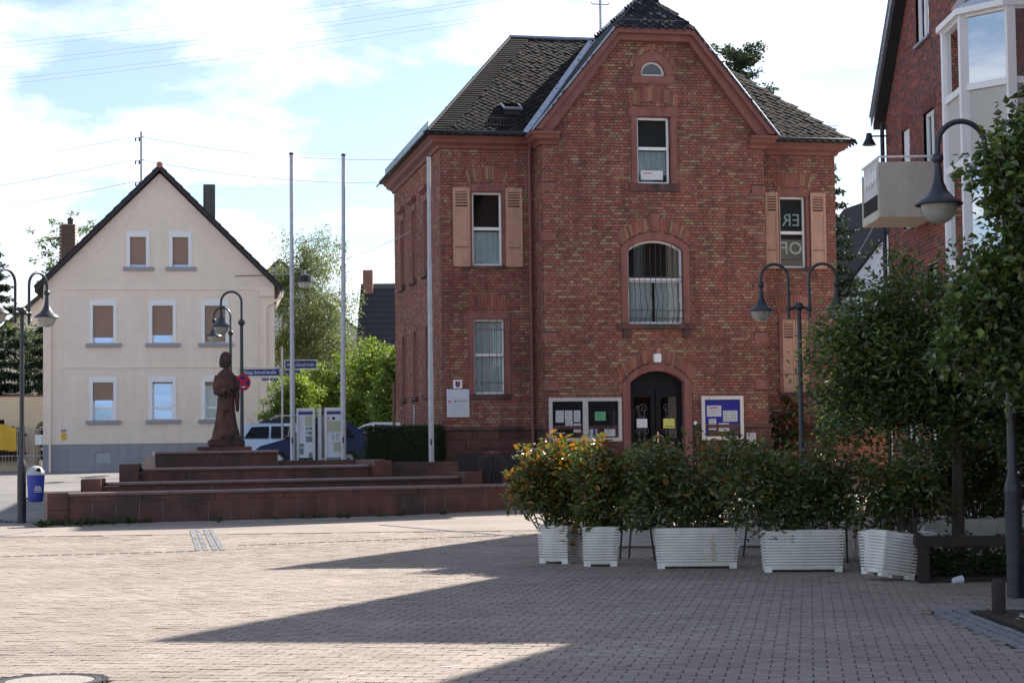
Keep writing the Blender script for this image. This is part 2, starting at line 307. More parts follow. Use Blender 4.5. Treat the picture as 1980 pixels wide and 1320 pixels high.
        return setprops(link(name, me, parent, loc), label, cat, group, kind)

def text_part(txt, size, parent, loc, rot, material, name='lettering', mirror=False, align='CENTER', sx=1.0, ext=0.001):
    cu = bpy.data.curves.new('tmp', 'FONT'); cu.body = txt; cu.size = size; cu.align_x = align; cu.align_y = 'CENTER'; cu.extrude = ext; cu.resolution_u = 3
    o = bpy.data.objects.new('tmp', cu); COL.objects.link(o)
    dg = bpy.context.evaluated_depsgraph_get(); dg.update()
    me = bpy.data.meshes.new_from_object(o.evaluated_get(dg)); bpy.data.objects.remove(o)
    me.transform(Matrix.Diagonal((-sx if mirror else sx, 1, 1, 1))); me.materials.clear(); me.materials.append(M[material])
    t = link(name, me, parent, loc); t.rotation_euler = rot; return t
FRONT = (R(90), 0, 0)     # lettering facing -Y

def npmesh(name, V, F, material, vcol=None, parent=None, smooth=False, **kw):
    me = bpy.data.meshes.new(name); V = np.asarray(V, np.float32); F = np.asarray(F, np.int32); k = F.shape[1]
    me.vertices.add(len(V)); me.vertices.foreach_set('co', V.ravel())
    me.loops.add(F.size); me.loops.foreach_set('vertex_index', F.ravel())
    me.polygons.add(len(F)); me.polygons.foreach_set('loop_start', np.arange(0, F.size, k, dtype=np.int32)); me.polygons.foreach_set('loop_total', np.full(len(F), k, np.int32))
    me.update(calc_edges=True)
    if vcol is not None:
        a = me.attributes.new('Col', 'FLOAT_COLOR', 'POINT'); arr = np.ones((len(V), 4), np.float32); arr[:, :3] = vcol; a.data.foreach_set('color', arr.ravel())
    me.materials.append(M[material])
    if smooth: me.polygons.foreach_set('use_smooth', np.ones(len(F), bool))
    me.polygons.foreach_set('use_smooth', np.full(len(F), bool(smooth))); me.validate()
    return setprops(link(name, me, parent), **kw)

def gz(x, y):
    t = min(1.0, max(0.0, (y-41.5)/14.5)); return 0.86*t

# brick / panel walls ------------------------------------------------------
class Op:    # opening: z range and width function
    def __init__(s, u0, u1, z0, z1, fn=None): s.u0, s.u1, s.z0, s.z1, s.fn = u0, u1, z0, z1, fn
    def iv(s, z):
        if z <= s.z0 or z >= s.z1: return None
        return s.fn(z) if s.fn else (s.u0, s.u1)
def arch_op(uc, hw, z0, zs, rise):     # segmental arch: springing zs, rise
    rad = (hw*hw+rise*rise)/(2*rise); zc = zs+rise-rad
    def fn(z):
        if z <= zs: return (uc-hw, uc+hw)
        w = math.sqrt(max(0, rad*rad-(z-zc)**2)); return (uc-w, uc+w)
    return Op(uc-hw, uc+hw, z0, zs+rise, fn)
def arch_pts(uc, hw, zs, rise, n=14):
    rad = (hw*hw+rise*rise)/(2*rise); zc = zs+rise-rad; a = math.asin(min(1, hw/rad))
    if rise > hw: a = math.pi-a
    return [(uc+rad*math.sin(-a+2*a*i/n), zc+rad*math.cos(-a+2*a*i/n)) for i in range(n+1)]
def intervals(lo, hi, z, ops):
    iv = [(lo, hi)]
    for o in ops:
        c = o.iv(z)
        if c is None: continue
        nv = []
        for a, b in iv:
            if c[1] <= a or c[0] >= b: nv.append((a, b)); continue
            if c[0] > a: nv.append((a, c[0]))
            if c[1] < b: nv.append((c[1], b))
        iv = nv
    return iv
def panel_wall(mb, P, z0, z1, outline, ops, extra=(), step=0.05, col=None):
    zs = {z0, z1, *extra}
    for o in ops:
        zs |= {o.z0, o.z1}
        if o.fn:
            k = o.z0
            while k < o.z1: zs.add(round(k, 4)); k += step
    zs = sorted(z for z in zs if z0 <= z <= z1)
    for a, b in zip(zs, zs[1:]):
        if b-a < 1e-5: continue
        m = (a+b)/2; la, ha = outline(a); lb, hb = outline(b); lm, hm = outline(m)
        for (p, q) in intervals(lm, hm, m, ops):
            pa, pb = (la, lb) if p == lm else (p, p); qa, qb = (ha, hb) if q == hm else (q, q)
            mb.add([P(pa, 0, a), P(qa, 0, a), P(qb, 0, b), P(pb, 0, b)], [(0, 1, 2, 3)], col)
def brick_list(z0, z1, outline, ops, course=0.0815, blen=0.262, joint=0.017, seed=1, running=False):
    rd = random.Random(seed); out = []; z = z0; r = 0
    while z+course*0.6 < z1:
        zc = z+course/2; lo, hi = outline(zc); head = (r % 2 == 1) and not running
        L_ = blen/2 if head else blen; off = (blen/4 if head else (blen/2 if (r % 4 == 2) else 0))
        if running: off = (r % 2)*blen/2
        for a, b in intervals(lo, hi, zc, ops):
            k = math.floor((a-off)/L_); u = off+k*L_
            while u < b-0.001:
                p = max(u, a)+joint/2; q = min(u+L_, b)-joint/2
                if q-p > 0.02: out.append((p+rd.uniform(-.002, .002), q+rd.uniform(-.002, .002), z+joint/2, z+course-joint/2, (q-p) > blen*0.9))
                u += L_
        z += course; r += 1
    return out
def pal(rd, palette, jit=0.15):
    x = rd.random(); acc = 0
    for w, c in palette:
        acc += w
        if x <= acc: break
    j = 1+rd.uniform(-jit, jit); return tuple(max(0.004, k*j*(1+rd.uniform(-.06, .06))) for k in c)
OLD = [(0.38, (0.332, 0.120, 0.089)), (0.19, (0.280, 0.108, 0.085)), (0.22, (0.335, 0.160, 0.112)), (0.12, (0.350, 0.228, 0.145)), (0.06, (0.23, 0.108, 0.09)), (0.03, (0.34, 0.195, 0.128))]
CLK = [(0.5, (0.235, 0.062, 0.046)), (0.22, (0.16, 0.055, 0.05)), (0.18, (0.10, 0.05, 0.055)), (0.10, (0.29, 0.09, 0.06))]
def brick_wall(parent, P, bricks, palette, material, n_ind=0, seed=3, proud=0.011, key=None):
    rd = random.Random(seed); rest = MB(); full = [b for b in bricks if b[4]]; ind = []
    if n_ind:
        full.sort(key=key or (lambda b: (b[0]**2+b[2]**2))); ind = full[:n_ind]
    ids = set(id(b) for b in ind)
    def one(mb, b, col):
        u0, u1, z0, z1, _ = b; e = proud+rd.uniform(-.003, .003)
        vs = [P(u0, e, z0), P(u1, e, z0), P(u1, e, z1), P(u0, e, z1), P(u0, -.003, z0), P(u1, -.003, z0), P(u1, -.003, z1), P(u0, -.003, z1)]
        mb.add(vs, [(0, 1, 2, 3), (0, 4, 5, 1), (1, 5, 6, 2), (2, 6, 7, 3), (3, 7, 4, 0)], col)
    for b in bricks:
        if id(b) not in ids: one(rest, b, pal(rd, palette))
    if rest.f: rest.build('bricks', material, parent, kind='stuff')
    if ind:      # shared meshes in eight colours
        u0, u1, z0, z1, _ = ind[0]; variants = []
        for k in range(10):
            t = MB(); w = (u1-u0); h = (z1-z0); o = P(0, 0, 0)
            pts = [P(0, proud, 0), P(w, proud, 0), P(w, proud, h), P(0, proud, h), P(0, -.003, 0), P(w, -.003, 0), P(w, -.003, h), P(0, -.003, h)]
            t.add([tuple(a-b for a, b in zip(p, o)) for p in pts], [(0, 1, 2, 3), (0, 4, 5, 1), (1, 5, 6, 2), (2, 6, 7, 3), (3, 7, 4, 0)], pal(rd, palette)); me = t.mesh('brick', material); t.fixnormals(me); variants.append(me)
        for b in ind: link('brick', rd.choice(variants), parent, P(b[0], 0, b[2]))

def fan_arch(mb, P, uc, z0, hw, hh, n, palette, seed, rise=0.0, spread=0.35, out0=0.0, out1=0.026):
    # brick flat/segmental arch: n soldiers fanned round (uc, z0)
    rd = random.Random(seed)
    for i in range(n):
        vs = []
        for e in (0, 1):
            pts = []
            for (fi, top) in ((i+0.07, 0), (i+0.93, 0), (i+0.93, 1), (i+0.07, 1)):
                x = (2*fi/n-1); zb = z0+rise*(1-x*x); u = uc+hw*x*(1+spread*top*hh/hw*0.8)
                pts.append((u, zb+top*hh*(1.0-0.10*abs(x))))
            vs += [P(u, out1 if e == 0 else out0, z) for u, z in pts]
        mb.add(vs, [(0, 1, 2, 3), (0, 4, 5, 1), (1, 5, 6, 2), (2, 6, 7, 3), (3, 7, 4, 0)], pal(rd, palette))

def window(parent, u0, u1, z0, z1, y, rails=(), mulls=(), frame=0.06, material='white', curtain=None, curtain_z=None, room=True, glass='glass', depth=0.07, name='window', roomdepth=0.45):
    # frame facing -Y at depth y, in the parent's own axes
    w = MB(); w.box(u0, u0+frame, y, y+depth, z0, z1); w.box(u1-frame, u1, y, y+depth, z0, z1); w.box(u0+frame, u1-frame, y, y+depth, z0, z0+frame); w.box(u0+frame, u1-frame, y, y+depth, z1-frame, z1)
    zs = [z0+frame]; us = [u0+frame]
    for r in rails: w.box(u0+frame, u1-frame, y-.008, y+depth-.002, r-frame*.7, r+frame*.7); zs += [r-frame*.7, r+frame*.7]
    for m_ in mulls:
        w.box(m_-frame*.5, m_+frame*.5, y+.004, y+depth-.004, z0+frame, z1-frame); us += [m_-frame*.5, m_+frame*.5]
    zs.append(z1-frame); us.append(u1-frame); wo = w.build(name, material, parent, bevel=0.006)
    for i in range(0, len(zs), 2):
        for j in range(0, len(us), 2):
            MB().box(us[j]+.001, us[j+1]-.001, y+depth*.5, y+depth*.5+.006, zs[i]+.001, zs[i+1]-.001).build('pane', glass, wo)
    if room: MB().box(u0-.15, u1+.15, y+depth+.05, y+depth+roomdepth, z0-.1, z1+.1, skip=(2,)).build('room_interior', 'room', wo)
    if curtain:
        ca, cb = curtain_z or (z0+frame, z1-frame); c = MB(); n = 26; a = u0+frame*.6; b = u1-frame*.6; vs = []
        for i in range(n+1):
            x = a+(b-a)*i/n; yy = y+depth+.075+.018*math.sin(i*2.1+z0)+.008*math.sin(i*5.3); vs += [(x, yy, ca), (x, yy, cb)]
        c.add(vs, [(2*i, 2*i+2, 2*i+3, 2*i+1) for i in range(n)]); c.build('curtain', curtain, wo, smooth=True)
    return wo
# ================================================================ ground
g = MB(); ys = [-250, -60, 41.5, 44, 48, 52, 56, 60, 63.5, 75, 150, 900]; xs = [-500, -60, -20, 0, 20, 60, 500]
for y in ys:
    for x in xs: g.v.append((x, y, gz(x, y)-0.035))
for i in range(len(ys)-1):
    for j in range(len(xs)-1):
        a = i*len(xs)+j; g.f.append((a, a+1, a+1+len(xs), a+len(xs))); g.c.append(None)
g.build('ground', 'asphalt', kind='structure', label='pale street and ground behind the square', fix=False)

plaza = MB()
for (x0, x1, y0, y1) in ((-45, 45, -60, 9), (-45, -15, 9, 35), (15, 45, 9, 35), (-45, 45, 35, 41.5)): plaza.add([(x0, y0, 0), (x1, y0, 0), (x1, y1, 0), (x0, y1, 0)], [(0, 1, 2, 3)])
for ya, yb in ((41.5, 48.0), (48.0, 52.5)):
    plaza.add([(-9.0, ya, gz(0, ya)), (45, ya, gz(0, ya)), (45, yb, gz(0, yb)), (-9.0, yb, gz(0, yb))], [(0, 1, 2, 3)])
PLAZA = plaza.build('plaza', 'paving', kind='structure', label='paved town square', fix=False)
MB().add([(-15, 9, -0.02), (15, 9, -0.02), (15, 35, -0.02), (-15, 35, -0.02)], [(0, 1, 2, 3)]).build('paving_bed', 'bed', PLAZA, fix=False)

# interlocking double-T pavers, half-bond, turned nine degrees
PL, PW = 0.2, 0.165; a_, b_ = 0.0925-.003, 0.0725-.003; hx = PL/2-.005; ch = 0.021
half = [(-hx, -a_+ch), (-hx+ch*.9, -a_), (-.062, -a_), (-.042, -b_), (.042, -b_), (.062, -a_), (hx-ch*.9, -a_), (hx, -a_+ch)]
outl = np.array(half+[(-x, -y) for x, y in half]); nO = len(outl)
th = R(-9); ex = np.array([math.cos(th), math.sin(th)]); ey = np.array([-math.sin(th), math.cos(th)])
cs = []
for j in range(40, 240):
    for i in range(-95, 95):
        c = ex*(i*PL+(j % 2)*PL/2)+ey*(j*PW); x, y = c
        if y < 10.5 or y > 34.8 or abs(x) > 0.31*y+1.2 or abs(x) > 14.8: continue
        if math.hypot(x+3.25, y-13.08) < 0.44: continue
        if x > 3.82 and 13.4 < y < 17.7: continue
        cs.append((x, y))
cs = np.array(cs); order = np.argsort(cs[:, 1]+np.where(np.abs(cs[:, 0]) > 0.272*cs[:, 1], 50, 0)+np.where(cs[:, 1] < 12.75, 50, 0)); ind, rest = order[:300], order[300:]
def paver_col(x, y, n=None):
    v = 1+0.09*(rng.random(len(x))-.5)*2+0.05*np.sin(x*.7+1)*np.sin(y*.5); base = np.array([0.292, 0.241, 0.205]); return base[None]*v[:, None]
Xo = outl[:, :1]*ex+outl[:, 1:]*ey
P0 = cs[rest]; n = len(P0); zt = rng.normal(0, 0.0012, n); tilt = rng.normal(0, 0.008, (n, 2))
V = np.zeros((n, 2*nO, 3)); V[:, :nO, :2] = P0[:, None]+Xo[None]; V[:, nO:, :2] = P0[:, None]+Xo[None]*1.0
V[:, :nO, 2] = zt[:, None]+(Xo[None]*tilt[:, None]).sum(2); V[:, nO:, 2] = -0.022
col = np.repeat(paver_col(P0[:, 0], P0[:, 1]), 2*nO, axis=0)
base = (np.arange(n)*2*nO)[:, None]
top = base+np.arange(nO)[None]
sk = np.stack([np.stack([np.full(n, i), np.full(n, i+nO), np.full(n, (i+1) % nO+nO), np.full(n, (i+1) % nO)], 1)+base for i in range(nO)], 1).reshape(-1, 4)
me = bpy.data.meshes.new('pavers'); Vf = V.reshape(-1, 3).astype(np.float32); me.vertices.add(len(Vf)); me.vertices.foreach_set('co', Vf.ravel())
loops = np.concatenate([top.ravel(), sk.ravel()]).astype(np.int32); tot = np.concatenate([np.full(n, nO), np.full(len(sk), 4)]).astype(np.int32)
me.loops.add(len(loops)); me.loops.foreach_set('vertex_index', loops); me.polygons.add(len(tot)); me.polygons.foreach_set('loop_start', np.concatenate([[0], np.cumsum(tot)[:-1]]).astype(np.int32)); me.polygons.foreach_set('loop_total', tot)
me.update(calc_edges=True); at = me.attributes.new('Col', 'FLOAT_COLOR', 'POINT'); arr = np.ones((len(Vf), 4), np.float32); arr[:, :3] = col; at.data.foreach_set('color', arr.ravel()); me.materials.append(M['paver'])
me.polygons.foreach_set('use_smooth', np.zeros(len(tot), bool)); setprops(link('pavers', me, PLAZA), kind='stuff')
pv = []
for k in range(10):
    t = MB(); c = tuple(paver_col(np.array([0.]), np.array([0.]))[0]); pts = [(p[0], p[1], 0) for p in Xo]+[(p[0], p[1], -.022) for p in Xo]
    t.add(pts, [tuple(range(nO))]+[(i, i+nO, (i+1) % nO+nO, (i+1) % nO) for i in range(nO)], c); m_ = t.mesh('paver', 'paver'); t.fixnormals(m_); pv.append(m_)
for k in ind:
    o = link('paver', random.choice(pv), PLAZA, (cs[k][0], cs[k][1], random.gauss(0, .0012))); o.rotation_euler = (random.gauss(0, .007), random.gauss(0, .007), 0)

# rows of granite setts let into the paving
cob = [MB().box(-.075, .075, -.05, .05, -.02, .012).mesh('sett', 'cobble'), MB().box(-.06, .06, -.05, .05, -.02, .010).mesh('sett', 'cobble'), MB().box(-.085, .085, -.052, .048, -.02, .011).mesh('sett', 'cobble')]
for m_ in cob:
    bm = bmesh.new(); bm.from_mesh(m_); bmesh.ops.bevel(bm, geom=list(bm.edges), offset=.014, segments=2, affect='EDGES'); bm.to_mesh(m_); bm.free()
def sett_row(p0, p1, zoff=0.0, pitch=0.17, wide=1.0, many=None):
    d = Vector((p1[0]-p0[0], p1[1]-p0[1])); k = int(d.length/pitch); ang = math.atan2(d.y, d.x)
    for i in range(k):
        x = p0[0]+d.x*(i+.5)/k; y = p0[1]+d.y*(i+.5)/k
        o = link('sett', random.choice(cob), PLAZA, (x+random.uniform(-.006, .006), y+random.uniform(-.006, .006), (gz(x, y) if y > 41.5 else 0)+zoff)); o.rotation_euler = (0, 0, ang+random.uniform(-.05, .05)); o.scale = (1, wide, 1)
for off in (-.24, -.125, .02, .135): sett_row((-6.13+off, 36.9), (-4.71+off, 29.3))
sett_row((-10.6, 27.45), (-4.95, 29.22)); sett_row((-4.55, 30.72), (0.2, 33.3)); sett_row((-2.75, 38.1), (0.05, 32.6))
sett_row((-9.75, 34.6), (-9.4, 37.2)); sett_row((-12.2, 42.6), (-9.3, 40.4)); sett_row((-12.3, 42.8), (-9.4, 40.6))
for off in (0.0, .115, .23): sett_row((3.9+off, 14.0), (3.9+off, 17.3))
for off in (0.0, .115, .23): sett_row((3.9, 17.4+off), (6.2, 17.4+off-.05))

# manhole cover
mh = thing('manhole_cover', 'round concrete-filled manhole cover with iron rim in the sunlit paving', 'manhole cover', (-3.25, 13.08, 0))
r_ = MB(); r_.lathe([(.31, -.02), (.31, .004), (.335, .008), (.36, .004), (.36, -.02)], n=40); r_.build('rim', 'iron', mh, smooth=True)
MB().lathe([(.305, -.02), (.305, .001), (.2, .003)], n=40).build('lid', 'manhole', mh)
r_ = MB()
for k in range(36):
    t = 2*math.pi*k/36; r_.mbox(Matrix.Translation((.385*math.cos(t), .385*math.sin(t), -.004)) @ Matrix.Rotation(t, 4, 'Z'), .04, .045, .02)
r_.build('studded_ring', 'iron', mh)

# ================================================================ brick town building
BB = thing('brick_building', 'old red and buff brick building with half-hipped gable and slate roof', 'building', (-1.897, 50.5, 0), R(11.4))
UC = 5.77
def PF(v0): return lambda u, o, z: (u, v0-o, z)
PW0, PB = PF(0.0), PF(-1.0)
def PS(t, o, z): return (-o, t, z)
def PR(t, o, z): return (2.62-o, t, z)
# openings
op_w = [Op(.72, 1.89, 2.83, 5.2), Op(.76, 1.80, 6.40, 8.72), Op(9.60, 10.58, 6.40, 8.72), Op(9.60, 10.62, 2.83, 5.2)]
quo = []
for zc in (8.55, 7.2, 5.85, 4.48, 3.15):
    quo += [(2.62, 2.99, zc-.115, zc+.115), (8.55, 8.92, zc-.115, zc+.115)]
op_b = [Op(5.12, 6.42, 8.46, 10.77), arch_op(UC-.02, .98, 4.82, 6.92, .42), arch_op(UC-.03, .99, .6, 3.2, .55), Op(5.15, 6.38, 11.44, 11.65), arch_op(UC, .52, 11.6, 11.75, .52)]
op_b += [Op(*q) for q in quo]
side_t = (2.62, 5.0, 7.4)
op_s = [Op(t-.48, t+.48, 6.40, 8.85) for t in side_t]+[arch_op(t-.1, .46, 2.93, 4.75, .42) for t in side_t]
def outw(z): return (0.0, 2.62)
def outr(z): return (8.92, 11.38)
def outb(z):
    if z <= 10.1: return (2.62, 8.92)
    k = (min(z, 12.62)-10.1)/(12.62-10.1); return (2.70+k*2.06, 8.84-k*2.06)
def outs(z): return (0.0, 9.3)
def outret(z): return (-1.0, 0.0)
wall = MB()
panel_wall(wall, PW0, 0.0, 9.95, outw, op_w); panel_wall(wall, PW0, 0.0, 9.95, outr, op_w)
panel_wall(wall, PB, 0.0, 12.62, outb, op_b, extra=(10.1,)); panel_wall(wall, PS, 0.0, 9.95, outs, op_s); panel_wall(wall, PR, 0.0, 10.0, outret, [])
wall.add([(8.92, -1, 0), (8.92, 0, 0), (8.92, 0, 10), (8.92, -1, 10)], [(0, 1, 2, 3)])
wall.box(.6, 10.8, .8, 9.0, 0, 10.2); wall.add([(11.38, 0, 0), (11.38, 9.3, 0), (11.38, 9.3, 10), (11.38, 0, 10)], [(0, 1, 2, 3)]); wall.add([(0, 9.3, 0), (11.38, 9.3, 0), (11.38, 9.3, 10), (0, 9.3, 10)], [(0, 1, 2, 3)])
WALL = wall.build('wall', 'mortar', BB, fix=False)
Z0 = 2.1
bl_w = brick_list(Z0, 9.8, outw, op_w, seed=11)+brick_list(Z0, 9.8, outr, op_w, seed=12)
bl_b = brick_list(Z0, 12.6, outb, op_b, seed=13)
brick_wall(WALL, PW0, bl_w, OLD, 'brick', 0, 21)
brick_wall(WALL, PB, bl_b, OLD, 'brick', 300, 22, key=lambda b: (b[0]-4.2)**2+(b[2]-4.6)**2)
brick_wall(WALL, PS, brick_list(Z0, 9.8, outs, op_s, seed=14), OLD, 'brick', 0, 23)
brick_wall(WALL, PR, brick_list(Z0, 9.8, outret, [], seed=15), OLD, 'brick', 0, 24)
# plinth of squared sandstone blocks
STN = [(0.6, (0.155, 0.066, 0.052)), (0.4, (0.12, 0.055, 0.047))]
op_pl = arch_op(1.33, .42, .2, 1.15, .30); op_pd = arch_op(UC-.03, .99, .0, 3.2, .55)
rd = random.Random(5)
for (out_, PP, ops_, sd_) in ((lambda z: (0, 2.62), PF(-.05), [op_pl], 1), (lambda z: (2.57, 8.97), PF(-1.05), [op_pd], 2), (lambda z: (8.97, 11.42), PF(-.05), [], 3), (lambda z: (-.05, 9.35), lambda t, o, z: (-.05-o, t, z), [], 0), (lambda z: (-1.05, -.05), lambda t, o, z: (2.57-o, t, z), [], 0)):
    pl = MB(); panel_wall(pl, PP, 0.0, 2.0, out_, ops_); PLN = pl.build('plinth', 'mortar', BB, fix=False)
    if not sd_: continue
    for b in brick_list(0.1, 2.0, out_, ops_, course=.235, blen=.62, joint=.016, seed=sd_, running=True):
        u0, u1, z0, z1, _ = b; e = .018+rd.uniform(-.006, .008)
        t = MB(); t.add([PP(u0, e, z0), PP(u1, e, z0), PP(u1, e, z1), PP(u0, e, z1), PP(u0, -.01, z0), PP(u1, -.01, z0), PP(u1, -.01, z1), PP(u0, -.01, z1)], [(0, 1, 2, 3), (0, 4, 5, 1), (1, 5, 6, 2), (2, 6, 7, 3), (3, 7, 4, 0)], pal(rd, STN)); t.build('stone_block', 'brick', PLN)
band = MB(); band.sweep([(.05, 1.98), (.10, 2.0), (.10, 2.06), (.055, 2.11), (0.0, 2.11), (0.0, 1.98)], [(0, 9.3), (0, 0), (2.62, 0), (2.62, -1.0), (4.70, -1.0)]); band.sweep([(.05, 1.98), (.10, 2.0), (.10, 2.06), (.055, 2.11), (0.0, 2.11), (0.0, 1.98)], [(6.80, -1.0), (8.92, -1), (8.92, 0), (11.38, 0)])
band.build('plinth_band', 'sandstone_dark', BB)
# cellar window under a stone arch
cw = MB(); cw.ring([(.91, .2)]+arch_pts(1.33, .42, 1.15, .30)+[(1.75, .2)], [(1.05, .2)]+arch_pts(1.33, .28, 1.1, .20)+[(1.61, .2)], -.10, .2); cw.build('cellar_arch', 'sandstone', BB, bevel=.008)
MB().prism([(1.05, .2), (1.61, .2)]+arch_pts(1.33, .28, 1.1, .20)[::-1], .05, .1).build('cellar_hatch', 'sandstone_dark', BB)

# corner stones of the projecting bay
for (u0, u1, z0, z1) in quo:
    MB().box(u0-(.018 if u0 < 5 else 0), u1+(.018 if u0 > 5 else 0), -1.022, -.7, z0, z1).build('corner_stone', 'sandstone', BB, bevel=.01)
def stone_frame(u0, u1, z0, z1, j, head, sill, y, name='window_surround', ear=0.0, sillout=.07):
    f = MB(); f.box(u0, u0+j, y-.028, y+.24, z0+sill, z1-head); f.box(u1-j, u1, y-.028, y+.24, z0+sill, z1-head); f.box(u0-ear, u1+ear, y-.032, y+.24, z1-head, z1); f.build(name, 'sandstone', BB, bevel=.008)
    MB().box(u0-ear, u1+ear, y-sillout, y+.24, z0, z0+sill).build('window_sill', 'sandstone_dark', BB, bevel=.012)
def grille(u0, u1, z0, z1, y, n, hz, name='window_grille', belly=0.0):
    gmb = MB()
    for i in range(n):
        u = u0+(u1-u0)*i/(n-1)
        if belly: path = [(u, y-.02, z1), (u, y-.02, z0+.95)]+[(u+.02*math.sin(k*.9+i), y-.02-belly*math.sin(math.pi*min(1, k/9*1.05))**.8, z0+.95-.95*k/9) for k in range(1, 10)]
        else: path = [(u, y, z0), (u, y, z1)]
        gmb.tube(path, .009, 5)
    for z in hz: gmb.tube([(u0, y-(belly*.55 if (belly and z < z0+.6) else .02), z), (u1, y-(belly*.55 if (belly and z < z0+.6) else .02), z)], .011, 5)
    return gmb.build(name, 'iron' if belly else 'rust', BB)
# wing windows
stone_frame(.72, 1.89, 2.83, 5.2, .15, .17, .15, 0); window(BB, .87, 1.74, 2.98, 5.03, .12, rails=(4.05,), curtain='curtain', curtain_z=(3.0, 4.95)); grille(.9, 1.71, 2.98, 5.03, .02, 5, (3.3, 4.0, 4.75))
stone_frame(.76, 1.80, 6.40, 8.72, .10, .20, .09, 0); window(BB, .86, 1.70, 6.49, 8.52, .12, rails=(7.52,), curtain='curtain', curtain_z=(6.5, 7.45))
stone_frame(9.60, 10.58, 6.40, 8.72, .10, .20, .09, 0); WR = window(BB, 9.70, 10.48, 6.49, 8.52, .12, rails=(7.5,))
text_part('ER', .50, WR, (10.10, .165, 7.85), FRONT, 'paper', 'window_lettering', mirror=True); text_part('OF', .50, WR, (10.10, .165, 7.05), FRONT, 'paper', 'window_lettering', mirror=True)
stone_frame(9.60, 10.62, 2.83, 5.2, .12, .17, .15, 0); window(BB, 9.72, 10.50, 2.98, 5.03, .16, rails=(4.05,))
def shutter(u0, u1, z0, z1, y):
    s = MB(); st = .075
    s.box(u0, u0+st, y-.045, y-.005, z0, z1); s.box(u1-st, u1, y-.045, y-.005, z0, z1)
    for a, b in ((z0, z0+.11), (z0+.50, z0+.60), (z1-.62, z1-.53), (z1-.12, z1)): s.box(u0+st, u1-st, y-.043, y-.007, a, b)
    so = s.build('shutter', 'shutter', BB, bevel=.006)
    MB().box(u0+st, u1-st, y-.030, y-.014, z0+.11, z0+.50).build('shutter_panel', 'shutter', so); MB().box(u0+st, u1-st, y-.030, y-.014, z0+.60, z1-.62).build('shutter_panel', 'shutter', so)
    for k in range(5):
        zz = z1-.50+k*.076; MB().mbox(Matrix.Translation(((u0+u1)/2, y-.026, zz+.035)) @ Matrix.Rotation(R(-35), 4, 'X'), u1-u0-2*st+.004, .012, .062).build('slat', 'shutter', so)
    MB().box(u0+.05, u1-.05, y-.052, y-.046, z0+.52, z0+.545).build('shutter_bar', 'rust', so)
shutter(.32, .79, 6.46, 8.63, -.035); shutter(1.79, 2.26, 6.46, 8.63, -.035); shutter(9.25, 9.64, 6.46, 8.63, -.035); shutter(10.60, 11.06, 6.46, 8.63, -.035)
shutter(9.70, 10.11, 2.96, 5.04, .06); shutter(10.12, 10.52, 2.96, 5.04, .06)
# bay: attic window, half-round, big barred window, door
stone_frame(5.12, 6.42, 8.46, 10.77, .17, .24, .22, -1.0, ear=.07, sillout=.05); AW = window(BB, 5.29, 6.22, 8.68, 10.51, -.88, rails=(9.66,), curtain='curtain', curtain_z=(8.95, 9.6))
MB().box(5.42, 6.05, -.862, -.855, 8.80, 9.06).build('paper_notice', 'paper', AW); MB().box(5.50, 5.74, -.8675, -.8645, 8.975, 9.0).build('printed_line', 'inkred', AW)
oc = MB(); oc.ring([(UC-.56, 11.65)]+arch_pts(UC, .56, 11.75, .56)+[(UC+.56, 11.65)], [(UC-.34, 11.65)]+arch_pts(UC, .34, 11.72, .34)+[(UC+.34, 11.65)], -1.03, -.76); oc.build('window_surround', 'sandstone', BB, bevel=.008)
MB().box(5.15, 6.38, -1.05, -.76, 11.44, 11.65).build('window_sill', 'sandstone', BB, bevel=.01)
ow = MB(); ow.ring([(UC-.345, 11.66)]+arch_pts(UC, .345, 11.72, .345)+[(UC+.345, 11.66)], [(UC-.285, 11.71)]+arch_pts(UC, .285, 11.72, .285)+[(UC+.285, 11.71)], -.90, -.84); ow.box(UC-.345, UC+.345, -.90, -.84, 11.655, 11.71); owo = ow.build('window', 'white', BB)
MB().prism([(UC-.28, 11.71), (UC+.28, 11.71)]+arch_pts(UC, .28, 11.72, .28)[::-1], -.872, -.866).build('pane', 'glass', owo); MB().box(UC-.5, UC+.5, -.75, -.3, 11.5, 12.4, skip=(2,)).build('room_interior', 'room', owo)
c_ = UC-.02
mf = MB(); mf.ring([(c_-.98, 4.84)]+arch_pts(c_, .98, 6.92, .42)+[(c_+.98, 4.84)], [(c_-.78, 4.84)]+arch_pts(c_, .78, 6.86, .27)+[(c_+.78, 4.84)], -1.03, -.72); mf.build('window_surround', 'sandstone', BB, bevel=.01)
sl = MB(); sl.box(4.63, 6.83, -1.13, -.72, 4.69, 4.83); sl.box(4.80, 5.0, -1.08, -.99, 4.45, 4.69); sl.box(6.5, 6.7, -1.08, -.99, 4.45, 4.69); sl.build('window_sill', 'sandstone_dark', BB, bevel=.012)
ks = MB(); ks.prism([(c_-.10, 7.36), (c_+.10, 7.36), (c_+.15, 7.86), (c_-.15, 7.86)], -1.06, -.98); ks.build('keystone', 'sandstone', BB, bevel=.01)
mw = MB(); mw.ring([(c_-.785, 4.84)]+arch_pts(c_, .785, 6.86, .275)+[(c_+.785, 4.84)], [(c_-.72, 4.90)]+arch_pts(c_, .72, 6.84, .23)+[(c_+.72, 4.90)], -.86, -.78); mw.box(c_-.785, c_+.785, -.86, -.78, 4.84, 4.90); mw.box(c_-.72, c_+.72, -.868, -.782, 5.98, 6.10); mwo = mw.build('window', 'white', BB)
MB().box(c_-.72, c_+.72, -.824, -.818, 4.90, 5.98).build('pane', 'glass', mwo); MB().prism([(c_-.72, 6.10), (c_+.72, 6.10)]+arch_pts(c_, .72, 6.84, .23)[::-1], -.824, -.818).build('pane', 'glass', mwo)
